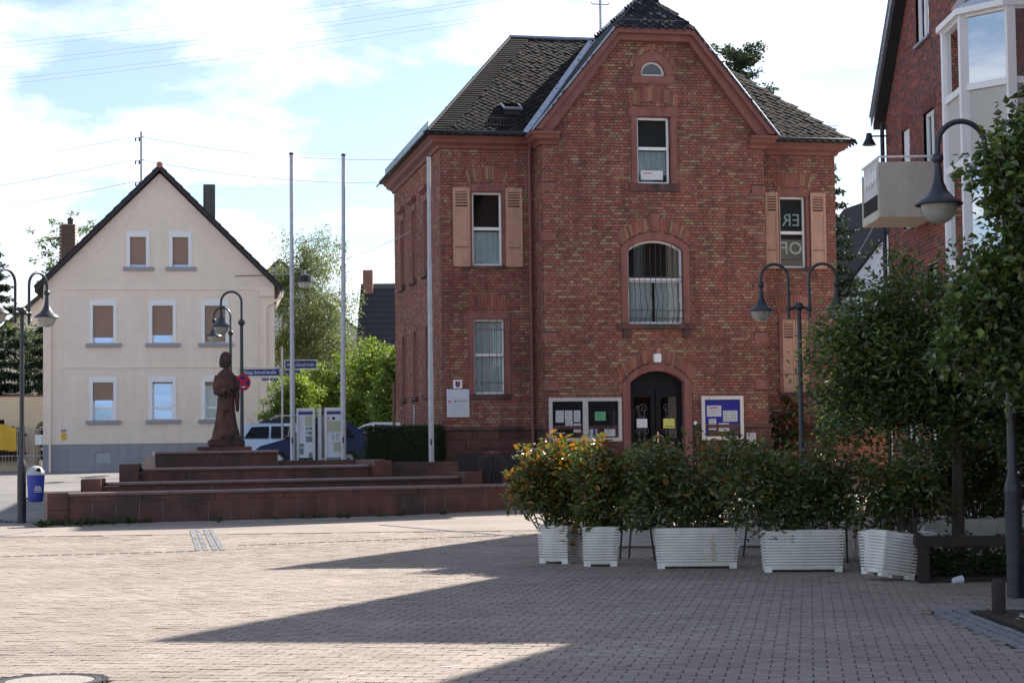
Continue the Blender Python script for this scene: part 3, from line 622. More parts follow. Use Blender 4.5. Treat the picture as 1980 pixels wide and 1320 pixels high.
MB().box(c_-.95, c_+.95, -.70, -.25, 4.7, 7.3, skip=(2,)).build('room_interior', 'room', mwo)
for sgn in (-1, 1):
    cu = MB(); vs = []; nn = 24
    for i in range(nn+1):
        x = c_+sgn*(.04+.68*i/nn); yy = -.745+.02*math.sin(i*1.9); vs += [(x, yy, 4.9), (x+sgn*.01*0, yy, 6.0)]
    cu.add(vs, [(2*i, 2*i+2, 2*i+3, 2*i+1) for i in range(nn)]); cu.build('curtain', 'curtain', mwo, smooth=True)
grille(c_-.76, c_+.76, 4.86, 7.0, -1.0, 11, (4.98, 5.2, 6.0, 6.12), belly=.16)
d_ = UC-.03
df = MB(); df.ring([(d_-.98, .5)]+arch_pts(d_, .98, 3.2, .55)+[(d_+.98, .5)], [(d_-.755, .5)]+arch_pts(d_, .755, 3.24, .31)+[(d_+.755, .5)], -1.05, -.70); df.box(d_-1.08, d_-.97, -1.046, -.9, 2.95, 3.22); df.box(d_+.97, d_+1.08, -1.046, -.9, 2.95, 3.22); df.build('door_surround', 'sandstone', BB, bevel=.012)
tr_ = MB(); tr_.prism([(d_-.76, 3.15), (d_+.76, 3.15)]+arch_pts(d_, .76, 3.24, .315)[::-1], -.78, -.74); tr_.box(d_-.76, d_+.76, -.82, -.74, 3.07, 3.16); tr_.build('door_transom', 'door', BB)
for sgn in (-1, 1):
    a, b = (d_-.755, d_-.01) if sgn < 0 else (d_+.01, d_+.755); lf = MB(); fr = .13
    lf.box(a, a+fr, -.82, -.76, .75, 3.07); lf.box(b-fr, b, -.82, -.76, .75, 3.07); lf.box(a+fr, b-fr, -.82, -.76, 2.85, 3.07); lf.box(a+fr, b-fr, -.82, -.76, .75, 1.72); lf.box(a+fr+.05, b-fr-.05, -.835, -.82, .9, 1.6)
    lo = lf.build('door_leaf', 'door', BB, bevel=.006); MB().box(a+fr, b-fr, -.775, -.769, 1.72, 2.85).build('pane', 'glass_dark', lo)
    sc_ = MB(); m0 = (a+b)/2
    for (cx_, cz_, rr, dirn) in ((m0+sgn*-.05, 2.55, .13, 1), (m0+sgn*.12, 2.57, .055, -1), (m0, 2.25, .09, -1), (m0-.1*sgn, 1.92, .12, 1), (m0+.1*sgn, 1.92, .1, -1)):
        sc_.tube([(cx_+dirn*sgn*rr*(1-k/22)*math.cos(k*.5), -.785, cz_+rr*(1-k/22)*math.sin(k*.5)) for k in range(20)], .009, 5)
    sc_.tube([(m0-.08, -.785, 1.75), (m0-.08, -.785, 2.55)], .009, 5); sc_.tube([(m0+.08, -.785, 1.75), (m0+.08, -.785, 2.5)], .009, 5); sc_.build('door_scrollwork', 'door_iron', lo)
    if sgn < 0:
        MB().box(m0-.15, m0+.15, -.800, -.797, 2.02, 2.26).build('paper_notice', 'paper', lo)
        MB().lathe([(.03, 0), (.03, .03)], n=10).build('knob', 'brass', lo, loc=None).matrix_local = Matrix.Translation((b-.05, -.83, 1.68)) @ Matrix.Rotation(R(90), 4, 'X')
    else:
        MB().box(m0-.16, m0+.16, -.800, -.797, 2.00, 2.26).build('paper_notice', 'yellow', lo); MB().box(m0-.12, m0+.12, -.8045, -.8015, 2.04, 2.06).build('printed_line', 'ink', lo)
        hd = MB(); hd.box(a+.02, a+.065, -.85, -.82, 1.62, 1.90); hd.tube([(a+.04, -.86, 1.80), (a+.16, -.87, 1.80)], .012, 6); hd.build('door_handle', 'brass', lo)
        MB().box(m0-.2, m0+.1, -.845, -.835, 1.42, 1.52).build('letter_slot', 'galv', lo)
MB().box(d_-1.2, d_+1.2, -.72, -.68, 0.3, 3.7).build('door_backing', 'room', BB)
stp = MB(); stp.box(d_-1.1, d_+1.1, -1.55, -.78, .2, .72); stp.box(d_-1.3, d_+1.3, -1.95, -1.5, .2, .5); stp.build('door_steps', 'sandstone_dark', BB, bevel=.015)
# brick relieving arches
fa = MB()
fan_arch(fa, PB, 5.77, 10.79, .66, .40, 21, OLD, 1, rise=.17, spread=.2); fan_arch(fa, PB, c_-.0, 6.98, .98, .34, 31, OLD, 2, rise=.43, spread=.45)
fan_arch(fa, PB, d_, 3.28, 1.0, .34, 31, OLD, 3, rise=.55, spread=.45); fan_arch(fa, PB, UC, 11.85, .60, .16, 20, OLD, 6, rise=.53, spread=.5)
fan_arch(fa, PW0, 1.30, 5.25, .52, .36, 13, OLD, 4, rise=.10, spread=.3); fan_arch(fa, PW0, 1.28, 8.76, .52, .36, 13, OLD, 5, rise=.10, spread=.3); fan_arch(fa, PW0, 10.1, 8.76, .52, .36, 13, OLD, 7, rise=.10, spread=.3); fan_arch(fa, PW0, 10.1, 5.25, .52, .36, 13, OLD, 8, rise=.10, spread=.3)
fa.build('arch_bricks', 'brick', WALL, kind='stuff')
# side wall windows
for i, t in enumerate(side_t):
    f = MB(); f.box(-.03, .24, t-.48, t-.36, 6.55, 8.6); f.box(-.03, .24, t+.36, t+.48, 6.55, 8.6); f.box(-.04, .24, t-.48, t+.48, 8.6, 8.85); f.box(-.16, 0, t-.56, t+.56, 8.88, 9.0); f.box(-.10, 0, t-.5, t+.5, 8.83, 8.88); f.build('window_surround', 'sandstone', BB, bevel=.008)
    MB().box(-.12, .24, t-.52, t+.52, 6.40, 6.55).build('window_sill', 'sandstone_dark', BB, bevel=.01)
    w = MB(); w.box(.10, .17, t-.36, t-.30, 6.55, 8.6); w.box(.10, .17, t+.30, t+.36, 6.55, 8.6); w.box(.10, .17, t-.3, t+.3, 7.5, 7.6); w.box(.10, .17, t-.3, t+.3, 6.55, 6.62); w.box(.10, .17, t-.3, t+.3, 8.53, 8.6); wo_ = w.build('window', 'white', BB)
    MB().box(.13, .136, t-.3, t+.3, 6.62, 8.53).build('pane', 'glass', wo_); MB().box(.22, .6, t-.6, t+.6, 6.4, 8.8, skip=(5,)).build('room_interior', 'room', wo_)
    t -= .1; f = MB(); X = lambda pts: pts
    rr = f.ring([(t-.46, 3.05)]+arch_pts(t, .46, 4.75, .42)+[(t+.46, 3.05)], [(t-.33, 3.05)]+arch_pts(t, .33, 4.72, .30)+[(t+.33, 3.05)], -.03, .24)
    f.v = [(y, x, z) for x, y, z in f.v]; f.build('window_surround', 'sandstone', BB, bevel=.008)
    MB().box(-.10, .24, t-.5, t+.5, 2.93, 3.05).build('window_sill', 'sandstone_dark', BB, bevel=.01)
    w = MB(); w.box(.10, .16, t-.33, t-.27, 3.05, 4.75); w.box(.10, .16, t+.27, t+.33, 3.05, 4.75); w.box(.10, .16, t-.27, t+.27, 4.2, 4.28); w.box(.10, .16, t-.27, t+.27, 3.05, 3.12); wo_ = w.build('window', 'white', BB)
    MB().box(.13, .136, t-.33, t+.33, 3.12, 5.05).build('pane', 'glass', wo_); MB().box(.22, .6, t-.6, t+.6, 2.8, 5.3, skip=(5,)).build('room_interior', 'room', wo_)
# cornice, gutter and gable boards
cp = [(.0, 9.70), (.06, 9.70), (.10, 9.78), (.24, 9.84), (.28, 9.92), (.34, 9.95), (.36, 10.02), (.0, 10.02)]
co = MB(); co.sweep(cp, [(11.38, 9.3), (0, 9.3)][::-1][:0] or [(0, 9.3), (0, 0), (2.62, 0), (2.62, -1.0), (3.06, -1.0)]); co.sweep(cp, [(8.46, -1.0), (8.92, -1.0), (8.92, 0), (11.38, 0), (11.38, 9.3)]); co.build('cornice', 'cornice', BB)
rb = MB()
outer = [(2.36, 10.02), (4.70, 12.85), (6.84, 12.85), (9.18, 10.02)]; inner = [(2.86, 10.02), (4.80, 12.58), (6.74, 12.58), (8.68, 10.02)]
rb.ring(outer, inner, -1.22, -.98); o2 = [(2.33, 10.06), (4.69, 12.92), (6.85, 12.92), (9.21, 10.06)]; i2 = [(2.55, 10.06), (4.74, 12.76), (6.80, 12.76), (8.99, 10.06)]; rb.ring(o2, i2, -1.34, -1.22); rb.build('gable_board', 'cornice', BB, bevel=.01)
def halfpipe(path, r=.075):
    m_ = MB(); m_.tube(path, r, 8); return m_
halfpipe([(-.42, 9.3, 10.07), (-.42, -.44, 10.07), (2.25, -.44, 10.07)]).build('gutter', 'darkmetal', BB, smooth=True); halfpipe([(9.3, -.44, 10.07), (11.8, -.44, 10.07), (11.8, 9.3, 10.07)]).build('gutter', 'darkmetal', BB, smooth=True)
MB().tube([(2.47, -.36, 9.98), (2.47, -.12, 9.7), (2.47, -.07, 9.5), (2.47, -.07, 2.2), (2.47, -.13, 2.0), (2.47, -.13, .3)], .05, 10).build('downpipe', 'cornice', BB, smooth=True)
# roofs
def slate_roof(parent, pts, size=.235, n_ind=0, seed=1, band=None, colr=((.026, .022, .020), (.018, .018, .019), (.036, .029, .024))):
    pts = [Vector(p) for p in pts]; nrm = None
    for i in range(len(pts)):
        nrm = (pts[(i+1) % len(pts)]-pts[i]).cross(pts[(i+2) % len(pts)]-pts[(i+1) % len(pts)])
        if nrm.length > 1e-3: break
    nrm.normalize()
    if nrm.z < 0: nrm = -nrm
    up = (Vector((0, 0, 1))-nrm*nrm.z).normalized(); ax = up.cross(nrm).normalized(); o = pts[0]
    poly = [((p-o).dot(ax), (p-o).dot(up)) for p in pts]
    def inside(x, y):
        c = False; j = len(poly)-1
        for i in range(len(poly)):
            xi, yi = poly[i]; xj, yj = poly[j]
            if (yi > y) != (yj > y) and x < (xj-xi)*(y-yi)/(yj-yi)+xi: c = not c
            j = i
        return c
    MB().add([tuple(p+nrm*.0) for p in pts], [tuple(range(len(pts)))]).build('roof_underlay', 'slate_base', parent, fix=False)
    rd = random.Random(seed); mb = MB(); xs = [p[0] for p in poly]; ys_ = [p[1] for p in poly]; W = (o-o); s = size; items = []
    j = 0; y = min(ys_)
    while y < max(ys_)+s:
        x = min(xs)+(s/2 if j % 2 else 0)
        while x < max(xs)+s:
            if inside(x, y): items.append((x, y))
            x += s
        y += s/2; j += 1
    variants = []
    def slate(mb, x, y, col, org=None):
        e = [rd.uniform(.6, 1.5) for _ in range(3)]
        q = [(0, -s*.60, .034*e[0]), (s*.53, 0, .017*e[1]), (0, s*.56, .003), (-s*.53, 0, .017*e[2])]
        tp = [(o if org is None else org)+ax*(x+a)+up*(y+b)+nrm*(.004+c) for a, b, c in q]; bt = [(o if org is None else org)+ax*(x+a)+up*(y+b)+nrm*.001 for a, b, c in (q[0], q[1], q[3])]
        mb.add([tuple(t) for t in tp+bt], [(0, 1, 2, 3), (0, 4, 5, 1), (3, 6, 4, 0)], col)
    for k in range(8):
        t = MB(); c = rd.choice(colr); jv = rd.uniform(.75, 1.3); slate(t, 0, 0, tuple(v*jv for v in c), Vector((0, 0, 0))); variants.append(t.mesh('slate', 'slate'))
    for i, (x, y) in enumerate(items):
        if i < n_ind: link('slate', rd.choice(variants), parent, tuple(o+ax*x+up*y))
        else:
            c = rd.choice(colr); jv = rd.uniform(.75, 1.3); slate(mb, x, y, tuple(v*jv for v in c))
    if mb.f: mb.build('slates', 'slate', parent, kind='stuff', fix=False)
    return o, ax, up, nrm
ROOF = MB().tube([(2.9, 4.65, 13.88), (5.6, 4.65, 13.88)], .07, 8).tube([(5.9, 4.65, 13.88), (8.5, 4.65, 13.88)], .07, 8).tube([(UC, -.35, 14.14), (UC, 4.9, 14.14)], .07, 8).build('roof', 'zinc', BB, smooth=True)
EZ = 10.06
ro = slate_roof(ROOF, [(-.42, -.45, EZ), (2.36, -.45, EZ), (5.56, 4.65, 13.85), (2.95, 4.65, 13.85)], n_ind=300, seed=1)
slate_roof(ROOF, [(9.18, -.45, EZ), (11.8, -.45, EZ), (8.45, 4.65, 13.85), (5.98, 4.65, 13.85)], seed=2)
slate_roof(ROOF, [(-.42, 9.75, EZ), (-.42, -.45, EZ), (2.95, 4.65, 13.85)], seed=3); slate_roof(ROOF, [(11.8, -.45, EZ), (11.8, 9.75, EZ), (8.45, 4.65, 13.85)], seed=4)
MB().add([(-.42, 9.75, EZ), (11.8, 9.75, EZ), (8.45, 4.65, 13.85), (2.95, 4.65, 13.85)], [(0, 1, 2, 3)]).build('roof_back', 'slate_base', ROOF, fix=False)
for m_ in (0, 1):
    q = lambda u: u if m_ == 0 else 2*UC-u
    slate_roof(ROOF, [(q(2.30), -1.36, 9.99), (q(4.68), -1.36, 12.93), (q(UC), -.35, 14.12), (q(UC), 4.95, 14.12), (q(5.56), 4.65, 13.86), (q(2.36), -.45, EZ)], seed=5+m_)
    MB().add([(q(2.30), -1.36, 9.96), (q(4.68), -1.36, 12.90), (q(UC), -.35, 14.09), (q(UC), 4.95, 14.09), (q(5.56), 4.65, 13.83), (q(2.36), -.45, 10.03)], [tuple(range(6))]).build('roof_underlay', 'slate_base', ROOF, fix=False)
    vb = Vector((q(2.36), -.45, EZ)); vt = Vector((q(5.56), 4.65, 13.85)); f = MB(); w1 = Vector((q(.30)-q(0), 0, .36)); w2 = Vector((-(q(.16)-q(0)), 0, 0))
    f.add([tuple(vb+w1+Vector((0, 0, .045))), tuple(vt+w1+Vector((0, 0, .045))), tuple(vt+Vector((0, 0, .05))), tuple(vb+Vector((0, 0, .05)))], [(0, 1, 2, 3)]); f.add([tuple(vb+Vector((0, 0, .05))), tuple(vt+Vector((0, 0, .05))), tuple(vt+w2+Vector((0, 0, .055))), tuple(vb+w2+Vector((0, 0, .055)))], [(0, 1, 2, 3)]); f.build('valley_flashing', 'zinc', ROOF, fix=False)
    ed = MB(); ed.tube([(q(2.28), -1.37, 10.02), (q(4.67), -1.37, 12.96)], .028, 6); ed.build('verge_flashing', 'zinc', ROOF)
slate_roof(ROOF, [(4.68, -1.36, 12.95), (6.86, -1.36, 12.95), (UC, -.35, 14.14)], seed=9, colr=((.03, .032, .04), (.022, .024, .03)))
# slates laid in narrow courses along the hip
hb = MB(); rd = random.Random(4); o, ax, up, nr = ro; p0 = Vector((-.42, -.45, EZ)); p1 = Vector((2.95, 4.65, 13.85)); nh = 46
for k in range(nh):
    a = p0.lerp(p1, k/nh); b = p0.lerp(p1, (k+1.25)/nh); w = .62+rd.uniform(-.05, .05); c = tuple(v*rd.uniform(.8, 1.2) for v in (.024, .021, .020))
    hb.add([tuple(a+nr*.062), tuple(a+ax*w+nr*.062), tuple(b+ax*w+nr*.04), tuple(b+nr*.04), tuple(a+nr*.03), tuple(a+ax*w+nr*.03)], [(0, 1, 2, 3), (0, 4, 5, 1)], c)
hb.build('hip_slates', 'slate', ROOF, kind='stuff', fix=False)
MB().tube([tuple(p0+Vector((0, 0, .05))), tuple(p1+Vector((0, 0, .05)))], .05, 6).build('hip_ridge', 'darkmetal', ROOF)
# snow guards
def guard(p, q, h=.2, lean=0.0):
    p = Vector(p); q = Vector(q); d = q-p; n_ = int(d.length/.09); s = MB(); s.tube([p+Vector((0, 0, h)), q+Vector((0, 0, h))], .007, 4); s.tube([p+Vector((0, 0, .03)), q+Vector((0, 0, .03))], .007, 4)
    for i in range(n_+1): a = p+d*i/n_; s.tube([a, a+Vector((0, lean, h))], .005, 4)
    s.build('snow_guard', 'iron', ROOF)
guard((0.2, -.2, 10.32), (2.1, -.2, 10.32), .22); guard((9.4, -.2, 10.32), (11.4, -.2, 10.32), .22); guard((-.30, .2, 10.22), (-.30, 9.2, 10.22), .26); guard((4.75, -1.28, 12.99), (6.8, -1.28, 12.99), .15); guard((2.5, -1.15, 10.04), (3.06, -1.15, 10.04), .12); guard((8.5, -1.15, 10.04), (9.0, -1.15, 10.04), .12)
sk_ = MB(); mt = Matrix.Translation((2.12, .62, 11.02)) @ Matrix.Rotation(R(22), 4, 'X'); sk_.mbox(mt, .55, .62, .06); sko = sk_.build('skylight', 'zinc', ROOF, bevel=.01); sk2 = MB(); sk2.mbox(mt @ Matrix.Translation((0, 0, .035)), .44, .5, .012); sk2.build('pane', 'glass_mirror', sko)
MB().box(1.87, 2.37, .45, .95, 10.6, 10.9).build('skylight_frame', 'darkmetal', sko)
ms = MB(); ms.tube([(6.5, 7.6, 12.0), (6.5, 7.6, 17.2)], .045, 8); ms.tube([(6.24, 7.6, 15.7), (6.76, 7.6, 15.7)], .02, 6); ms.tube([(6.24, 7.6, 15.7), (6.21, 7.6, 15.77)], .02, 6); ms.tube([(6.76, 7.6, 15.7), (6.79, 7.6, 15.77)], .02, 6); ms.build('roof_mast', 'galv', BB)
MB().box(5.64, 5.84, -1.16, -1.0, 3.78, 4.02).build('wall_light', 'white', BB, bevel=.02)
MB().box(8.22, 8.5, -1.14, -1.06, 1.55, 1.85).build('meter_box', 'galv', BB, bevel=.01); MB().box(6.76, 6.83, -1.07, -1.0, 2.08, 2.18).build('bell_plate', 'white', BB)
BLOC = Matrix.Translation((-1.897, 50.5, 0)) @ Matrix.Rotation(R(11.4), 4, 'Z')

sf = MB(); rd = random.Random(44)
for (cx, cy, n_) in ((1.25, 17.6, 9), (1.7, 16.2, 6), (1.0, 14.3, 8), (-.9, 13.3, 4), (2.3, 18.6, 5), (-4.2, 21.0, 4)):
    for k in range(n_):
        x = cx+rd.gauss(0, .22); y = cy+rd.gauss(0, .3); L_ = rd.uniform(.02, .10); w_ = rd.uniform(.006, .02); a = rd.uniform(-.5, .5); dx_, dy_ = math.cos(a)*L_, math.sin(a)*L_
        sf.add([(x-dx_, y-dy_, .0045), (x, y-w_, .0045), (x+dx_, y+dy_, .0045), (x-w_, y+w_, .0045)], [(0, 1, 2, 3)])
sf.build('chalk_scuffs', 'paper', PLAZA, kind='stuff', fix=False)
gm = MB()
for k in range(70):
    y = rd.uniform(12.8, 26); x = rd.uniform(-.27, .27)*y; r0 = rd.uniform(.008, .022); m_ = 7; gm.add([(x+r0*math.cos(6.283*i/m_)*rd.uniform(.7, 1.2), y+r0*math.sin(6.283*i/m_), .0042) for i in range(m_)], [tuple(range(m_))])
gm.build('gum_spots', 'iron', PLAZA, kind='stuff', fix=False)
# ---------------------------------------------------------------- things hung on the brick building
def on_building(name, label, cat, u, v, z, group=None):
    o = thing(name, label, cat, tuple(BLOC @ Vector((u, v, z))), R(11.4), group); return o
def paper(par, x0, x1, z0, z1, y, material='paper', lines=3, line_mat='ink', hd=None):
    p = MB().box(x0, x1, y-.003, y, z0, z1).build('paper_notice', material, par)
    m = MB(); n_ = lines
    for i in range(n_):
        zz = z1-(z1-z0)*(i+1)/(n_+1.2); m.box(x0+(x1-x0)*.14, x1-(x1-x0)*random.uniform(.12, .4), y-.0045, y-.0032, zz-.004, zz+.004)
    if n_: m.build('printed_line', line_mat, p)
    if hd: MB().box(x0+(x1-x0)*.2, x1-(x1-x0)*.25, y-.005, y-.0034, z1-.07, z1-.045).build('printed_heading', hd, p)
    return p
nc = on_building('notice_case', 'wide aluminium notice case with two black doors left of the entrance', 'notice board', 2.69, -1.05, 1.66)
W_, H_ = 2.02, 1.18; f = MB(); f.ring([(0, 0), (W_, 0), (W_, H_), (0, H_)], [(.10, .10), (W_-.10, .10), (W_-.10, H_-.10), (.10, H_-.10)], -.10, 0, closed=True); f.box(W_/2-.075, W_/2+.075, -.10, 0, .10, H_-.10); f.build('frame', 'alu', nc, bevel=.008)
MB().box(.05, W_-.05, -.02, -.002, .05, H_-.05).build('back_panel', 'black', nc)
for a, b in ((.10, W_/2-.075), (W_/2+.075, W_-.10)): MB().box(a, b, -.075, -.07, .10, H_-.10).build('pane', 'glass_clear', nc)
for (a, b, z0, z1) in ((.20, .42, .52, .84), (.45, .66, .58, .84), (.46, .67, .36, .57), (.70, .88, .53, .84), (.69, .89, .25, .49)): paper(nc, a, b, z0, z1, -.025, lines=4)
for z0 in (.40, .22): MB().box(.16, .46, -.03, -.02, z0, z0+.025).build('paper_strip', 'paper', nc)
paper(nc, 1.28, 1.58, .56, .80, -.025, 'green', 3); paper(nc, 1.13, 1.34, .10, .42, -.025, 'lav', 0); MB().prism([(1.23, .12), (1.30, .12), (1.30, .28), (1.28, .36), (1.25, .36), (1.23, .28)], -.030, -.0285).build('printed_figure', 'binblue', nc); paper(nc, 1.54, 1.84, .14, .36, -.025, 'paper', 4)
nc2 = on_building('notice_case', 'square aluminium notice case with blue board right of the entrance', 'notice board', 6.95, -1.05, 1.66)
W_, H_ = 1.20, 1.20; f = MB(); f.ring([(0, 0), (W_, 0), (W_, H_), (0, H_)], [(.10, .10), (W_-.10, .10), (W_-.10, H_-.10), (.10, H_-.10)], -.10, 0, closed=True); f.build('frame', 'alu', nc2, bevel=.008)
MB().box(.05, W_-.05, -.02, -.002, .05, H_-.05).build('back_panel', 'boardblue', nc2); MB().box(.10, W_-.10, -.075, -.07, .10, H_-.10).build('pane', 'glass_clear', nc2)
paper(nc2, .17, .58, .64, .94, -.025, lines=3, hd='inkred'); paper(nc2, .63, .84, .50, .80, -.025, lines=6); paper(nc2, .845, 1.04, .50, .80, -.025, lines=6); paper(nc2, .22, .43, .28, .58, -.025, lines=7); paper(nc2, .50, .80, .24, .46, -.025, lines=3, hd='yellow'); MB().box(.55, .72, -.03, -.021, .13, .17).build('board_magnet', 'black', nc2)
ws = on_building('wall_sign', 'pale lettered wall sign on the brick corner beside the hedge', 'sign', .10, -.045, 2.36)
MB().box(0, .62, -.012, 0, 0, .76).build('sign_panel', 'lav', ws, bevel=.003)
m = MB()
for i in range(11): m.box(.06, .56-.05*(i % 3), -.0155, -.0125, .05+i*.035, .055+i*.035)
m.box(.12, .50, -.0155, -.0125, .52, .535); m.build('printed_line', 'bingrey', ws); MB().box(.04, .12, -.016, -.0125, .41, .45).build('printed_logo', 'inkred', ws); MB().box(.22, .27, -.016, -.0125, .41, .455).build('printed_logo', 'ink', ws); MB().box(.30, .58, -.0155, -.0125, .44, .455).build('printed_heading', 'signblue', ws)
cr_ = on_building('crest_plaque', 'small white enamel plaque with a blue coat of arms', 'plaque', .28, -.045, 3.14); MB().box(0, .25, -.02, 0, 0, .23).build('plate', 'white', cr_, bevel=.008)
sh = MB(); sh.prism([(.06, .19), (.06, .10), (.08, .055), (.125, .025), (.17, .055), (.19, .10), (.19, .19)], -.026, -.021); sh.build('shield', 'signblue', cr_); ln = MB(); ln.prism([(.10, .06), (.12, .075), (.15, .06), (.145, .10), (.165, .13), (.14, .135), (.15, .175), (.115, .18), (.11, .15), (.09, .14), (.115, .115)], -.0295, -.0265); ln.build('rampant_beast', 'inkred', cr_)

# ================================================================ cream gabled house
WH = thing('cream_house', 'cream rendered gabled house with grey socle and brown roller shutters', 'house', (-16.648, 66, 0), R(9))
win = []
for (a, b, z0, z1) in ((2.91, 3.71, 8.12, 9.40), (4.41, 5.21, 8.12, 9.40)): win.append((a, b, z0, z1, 'att'))
for (a, b) in ((1.61, 2.56), (3.69, 4.65), (5.55, 6.52)): win.append((a, b, 5.38, 6.93, 'mid')); win.append((a, b, 2.64, 4.19, 'gr'))
ops = [Op(a+.12, b-.12, z0, z1-.2) for a, b, z0, z1, _ in win]+[Op(1.81, 2.35, 1.12, 1.51), Op(3.90, 4.44, 1.12, 1.51)]
def outh(z):
    if z <= 7.45: return (0, 8.16)
    k = min(1, (z-7.45)/(11.52-7.45)); return (4.08*k, 8.16-4.08*k)
w = MB(); panel_wall(w, PF(0), 1.8, 11.5, outh, ops, extra=(7.45,)); w.add([(0, 0, 0), (0, 11, 0), (0, 11, 7.45), (0, 0, 7.45)], [(0, 1, 2, 3)]); w.add([(8.16, 0, 0), (8.16, 11, 0), (8.16, 11, 7.45), (8.16, 0, 7.45)], [(0, 1, 2, 3)]); w.add([(0, 11, 0), (8.16, 11, 0), (8.16, 11, 7.45), (4.08, 11, 11.5), (0, 11, 7.45)], [(0, 1, 2, 3, 4)]); w.build('wall', 'cream', WH, fix=False)
s = MB(); panel_wall(s, PF(.012), 0.3, 1.8, lambda z: (-.012, 8.172), ops); s.add([(-.012, -.012, 1.8), (8.172, -.012, 1.8), (8.172, .0, 1.8), (-.012, .0, 1.8)], [(0, 1, 2, 3)]); s.add([(8.172, -.012, .3), (8.172, 11, .3), (8.172, 11, 1.8), (8.172, -.012, 1.8)], [(0, 1, 2, 3)]); s.build('socle', 'grey_socle', WH, fix=False)
b_ = MB(); b_.box(.62, 7.55, -.03, 0, 4.50, 4.58); b_.box(.52, 7.62, -.03, 0, 7.30, 7.40); b_.box(.60, .66, -.02, 0, 1.83, 4.50); b_.box(7.5, 7.56, -.02, 0, 1.83, 4.50); b_.box(.60, .66, -.02, 0, 4.58, 7.30); b_.box(7.5, 7.56, -.02, 0, 4.58, 7.30)
b_.ring([(.62, 7.40), (4.08, 10.95), (7.54, 7.40)], [(.70, 7.40), (4.08, 10.87), (7.46, 7.40)], -.018, 0); b_.build('string_course', 'cream2', WH)
MB().box(7.62, 8.16, -.10, .02, 7.05, 7.42).build('eave_corbel', 'cream2', WH, bevel=.02)
for i, (a, b, z0, z1, kd) in enumerate(win):
    t = MB(); t.box(a, a+.12, -.025, .16, z0, z1-.2); t.box(b-.12, b, -.025, .16, z0, z1-.2); t.box(a, b, -.025, .16, z1-.2, z1); t.build('window_surround', 'white', WH, bevel=.006)
    MB().box(a-.13, b+.15, -.10, .10, z0-.13, z0).build('window_sill', 'sill', WH, bevel=.01)
    wo_ = window(WH, a+.12, b-.12, z0, z1-.2, .10, rails=((z0+.42,) if kd == 'gr' else ()), frame=.055, glass='glass' if (kd == 'gr' and a > 5) else 'glass_sky', curtain='curtain' if kd == 'gr' and a > 5 else None)
    drop = {'att': .10, 'mid': (.22 if a < 3 else (.30 if a < 5 else .06)), 'gr': (.72 if a < 3 else (1.30 if a < 5 else 1.22))}[kd]
    za = z0+drop; zb = z1-.2
    if zb-za > .03:
        q = int((zb-za)/.045); sh = MB().box(a+.125, b-.125, .07, .085, za, zb).build('roller_shutter', 'roller', WH)
        for k in range(q): MB().box(a+.126, b-.126, .06, .0702, za+k*.045+.004, za+(k+1)*.045-.004).build('slat', 'roller', sh)
for u in (1.81, 3.90): MB().box(u, u+.54, .05, .12, 1.12, 1.51).build('cellar_window', 'bingrey', WH)
rf = MB(); ov = .25; zt = 11.62
for sg in (0, 1):
    q = (lambda u: u) if sg == 0 else (lambda u: 8.16-u)
    rf.prism([(q(-.28), 7.20), (q(4.08), 11.60), (q(4.08), 11.76), (q(-.28), 7.36)], -ov, 11.3)
RFH = rf.build('roof', 'tile', WH)
for sg in (0, 1):     # verge tiles seen on edge
    q = (lambda u: u) if sg == 0 else (lambda u: 8.16-u)
    for k in range(16):
        a = k/16; bb = (k+1.12)/16; t = MB(); t.prism([(q(-.30+4.38*a), 7.36+4.40*a), (q(-.30+4.38*bb), 7.36+4.40*bb+.0), (q(-.30+4.38*bb), 7.36+4.40*bb+.04), (q(-.30+4.38*a), 7.36+4.40*a+.075)], -ov-.02, .35); t.build('verge_tile', 'tile', RFH)
MB().tube([(4.08, -ov-.05, 11.78), (4.08, 11.3, 11.78)], .11, 10).build('ridge_tiles', 'tile_red', RFH, smooth=True)
MB().tube([(8.44, -.2, 7.22), (8.44, 11, 7.22)], .07, 8).build('gutter', 'white', WH, smooth=True); MB().tube([(8.44, .05, 7.2), (8.42, .0, 7.05), (8.1, -.06, 6.85), (7.86, -.08, 6.7), (7.83, -.08, 6.4), (7.83, -.08, .9)], .045, 8).build('downpipe', 'cream2', WH, smooth=True)
MB().tube([(.25, -.08, 6.5), (.25, -.08, .8)], .045, 8).build('downpipe', 'cream2', WH, smooth=True)
MB().box(5.60, 6.05, 3.0, 3.45, 8.5, 11.55).build('chimney', 'chimney', WH, bevel=.02)
MB().box(.62, .80, -.03, -.012, 2.24, 2.34).build('house_number', 'grey_socle', WH); MB().box(.62, .80, -.03, -.005, 1.98, 2.2).build('house_plate', 'yellowcloth', WH)
MB().tube([(6.75, -.03, 7.80), (8.1, -.05, 7.83)], .012, 5).build('wall_bracket', 'darkmetal', WH)
# roof mast with insulators and overhead lines
rm = thing('roof_mast', 'grey steel mast with insulators rising behind the cream gable', 'mast', (-14.35, 72.0, 7.0)); t = MB(); t.tube([(0, 0, 0), (0, 0, 6.95)], .05, 8); t.build('pole', 'galv', rm)
t = MB()
for zz in (6.75, 5.85, 5.0): t.tube([(-.22, 0, zz-.04), (.12, 0, zz+.0)], .014, 5)
t.build('crossbar', 'galv', rm); t = MB()
for zz in (6.75, 5.85, 5.0):
    for xx in (-.22, -.08): MB().lathe([(.015, -.09), (.035, -.05), (.025, 0), (.035, .04), (.01, .07)], (xx, 0, zz-.1), 8).build('insulator', 'darkmetal', rm)
MB().tube([(-.35, 0, 3.95), (.35, 0, 3.95)], .02, 5).build('foot_rung', 'galv', rm)

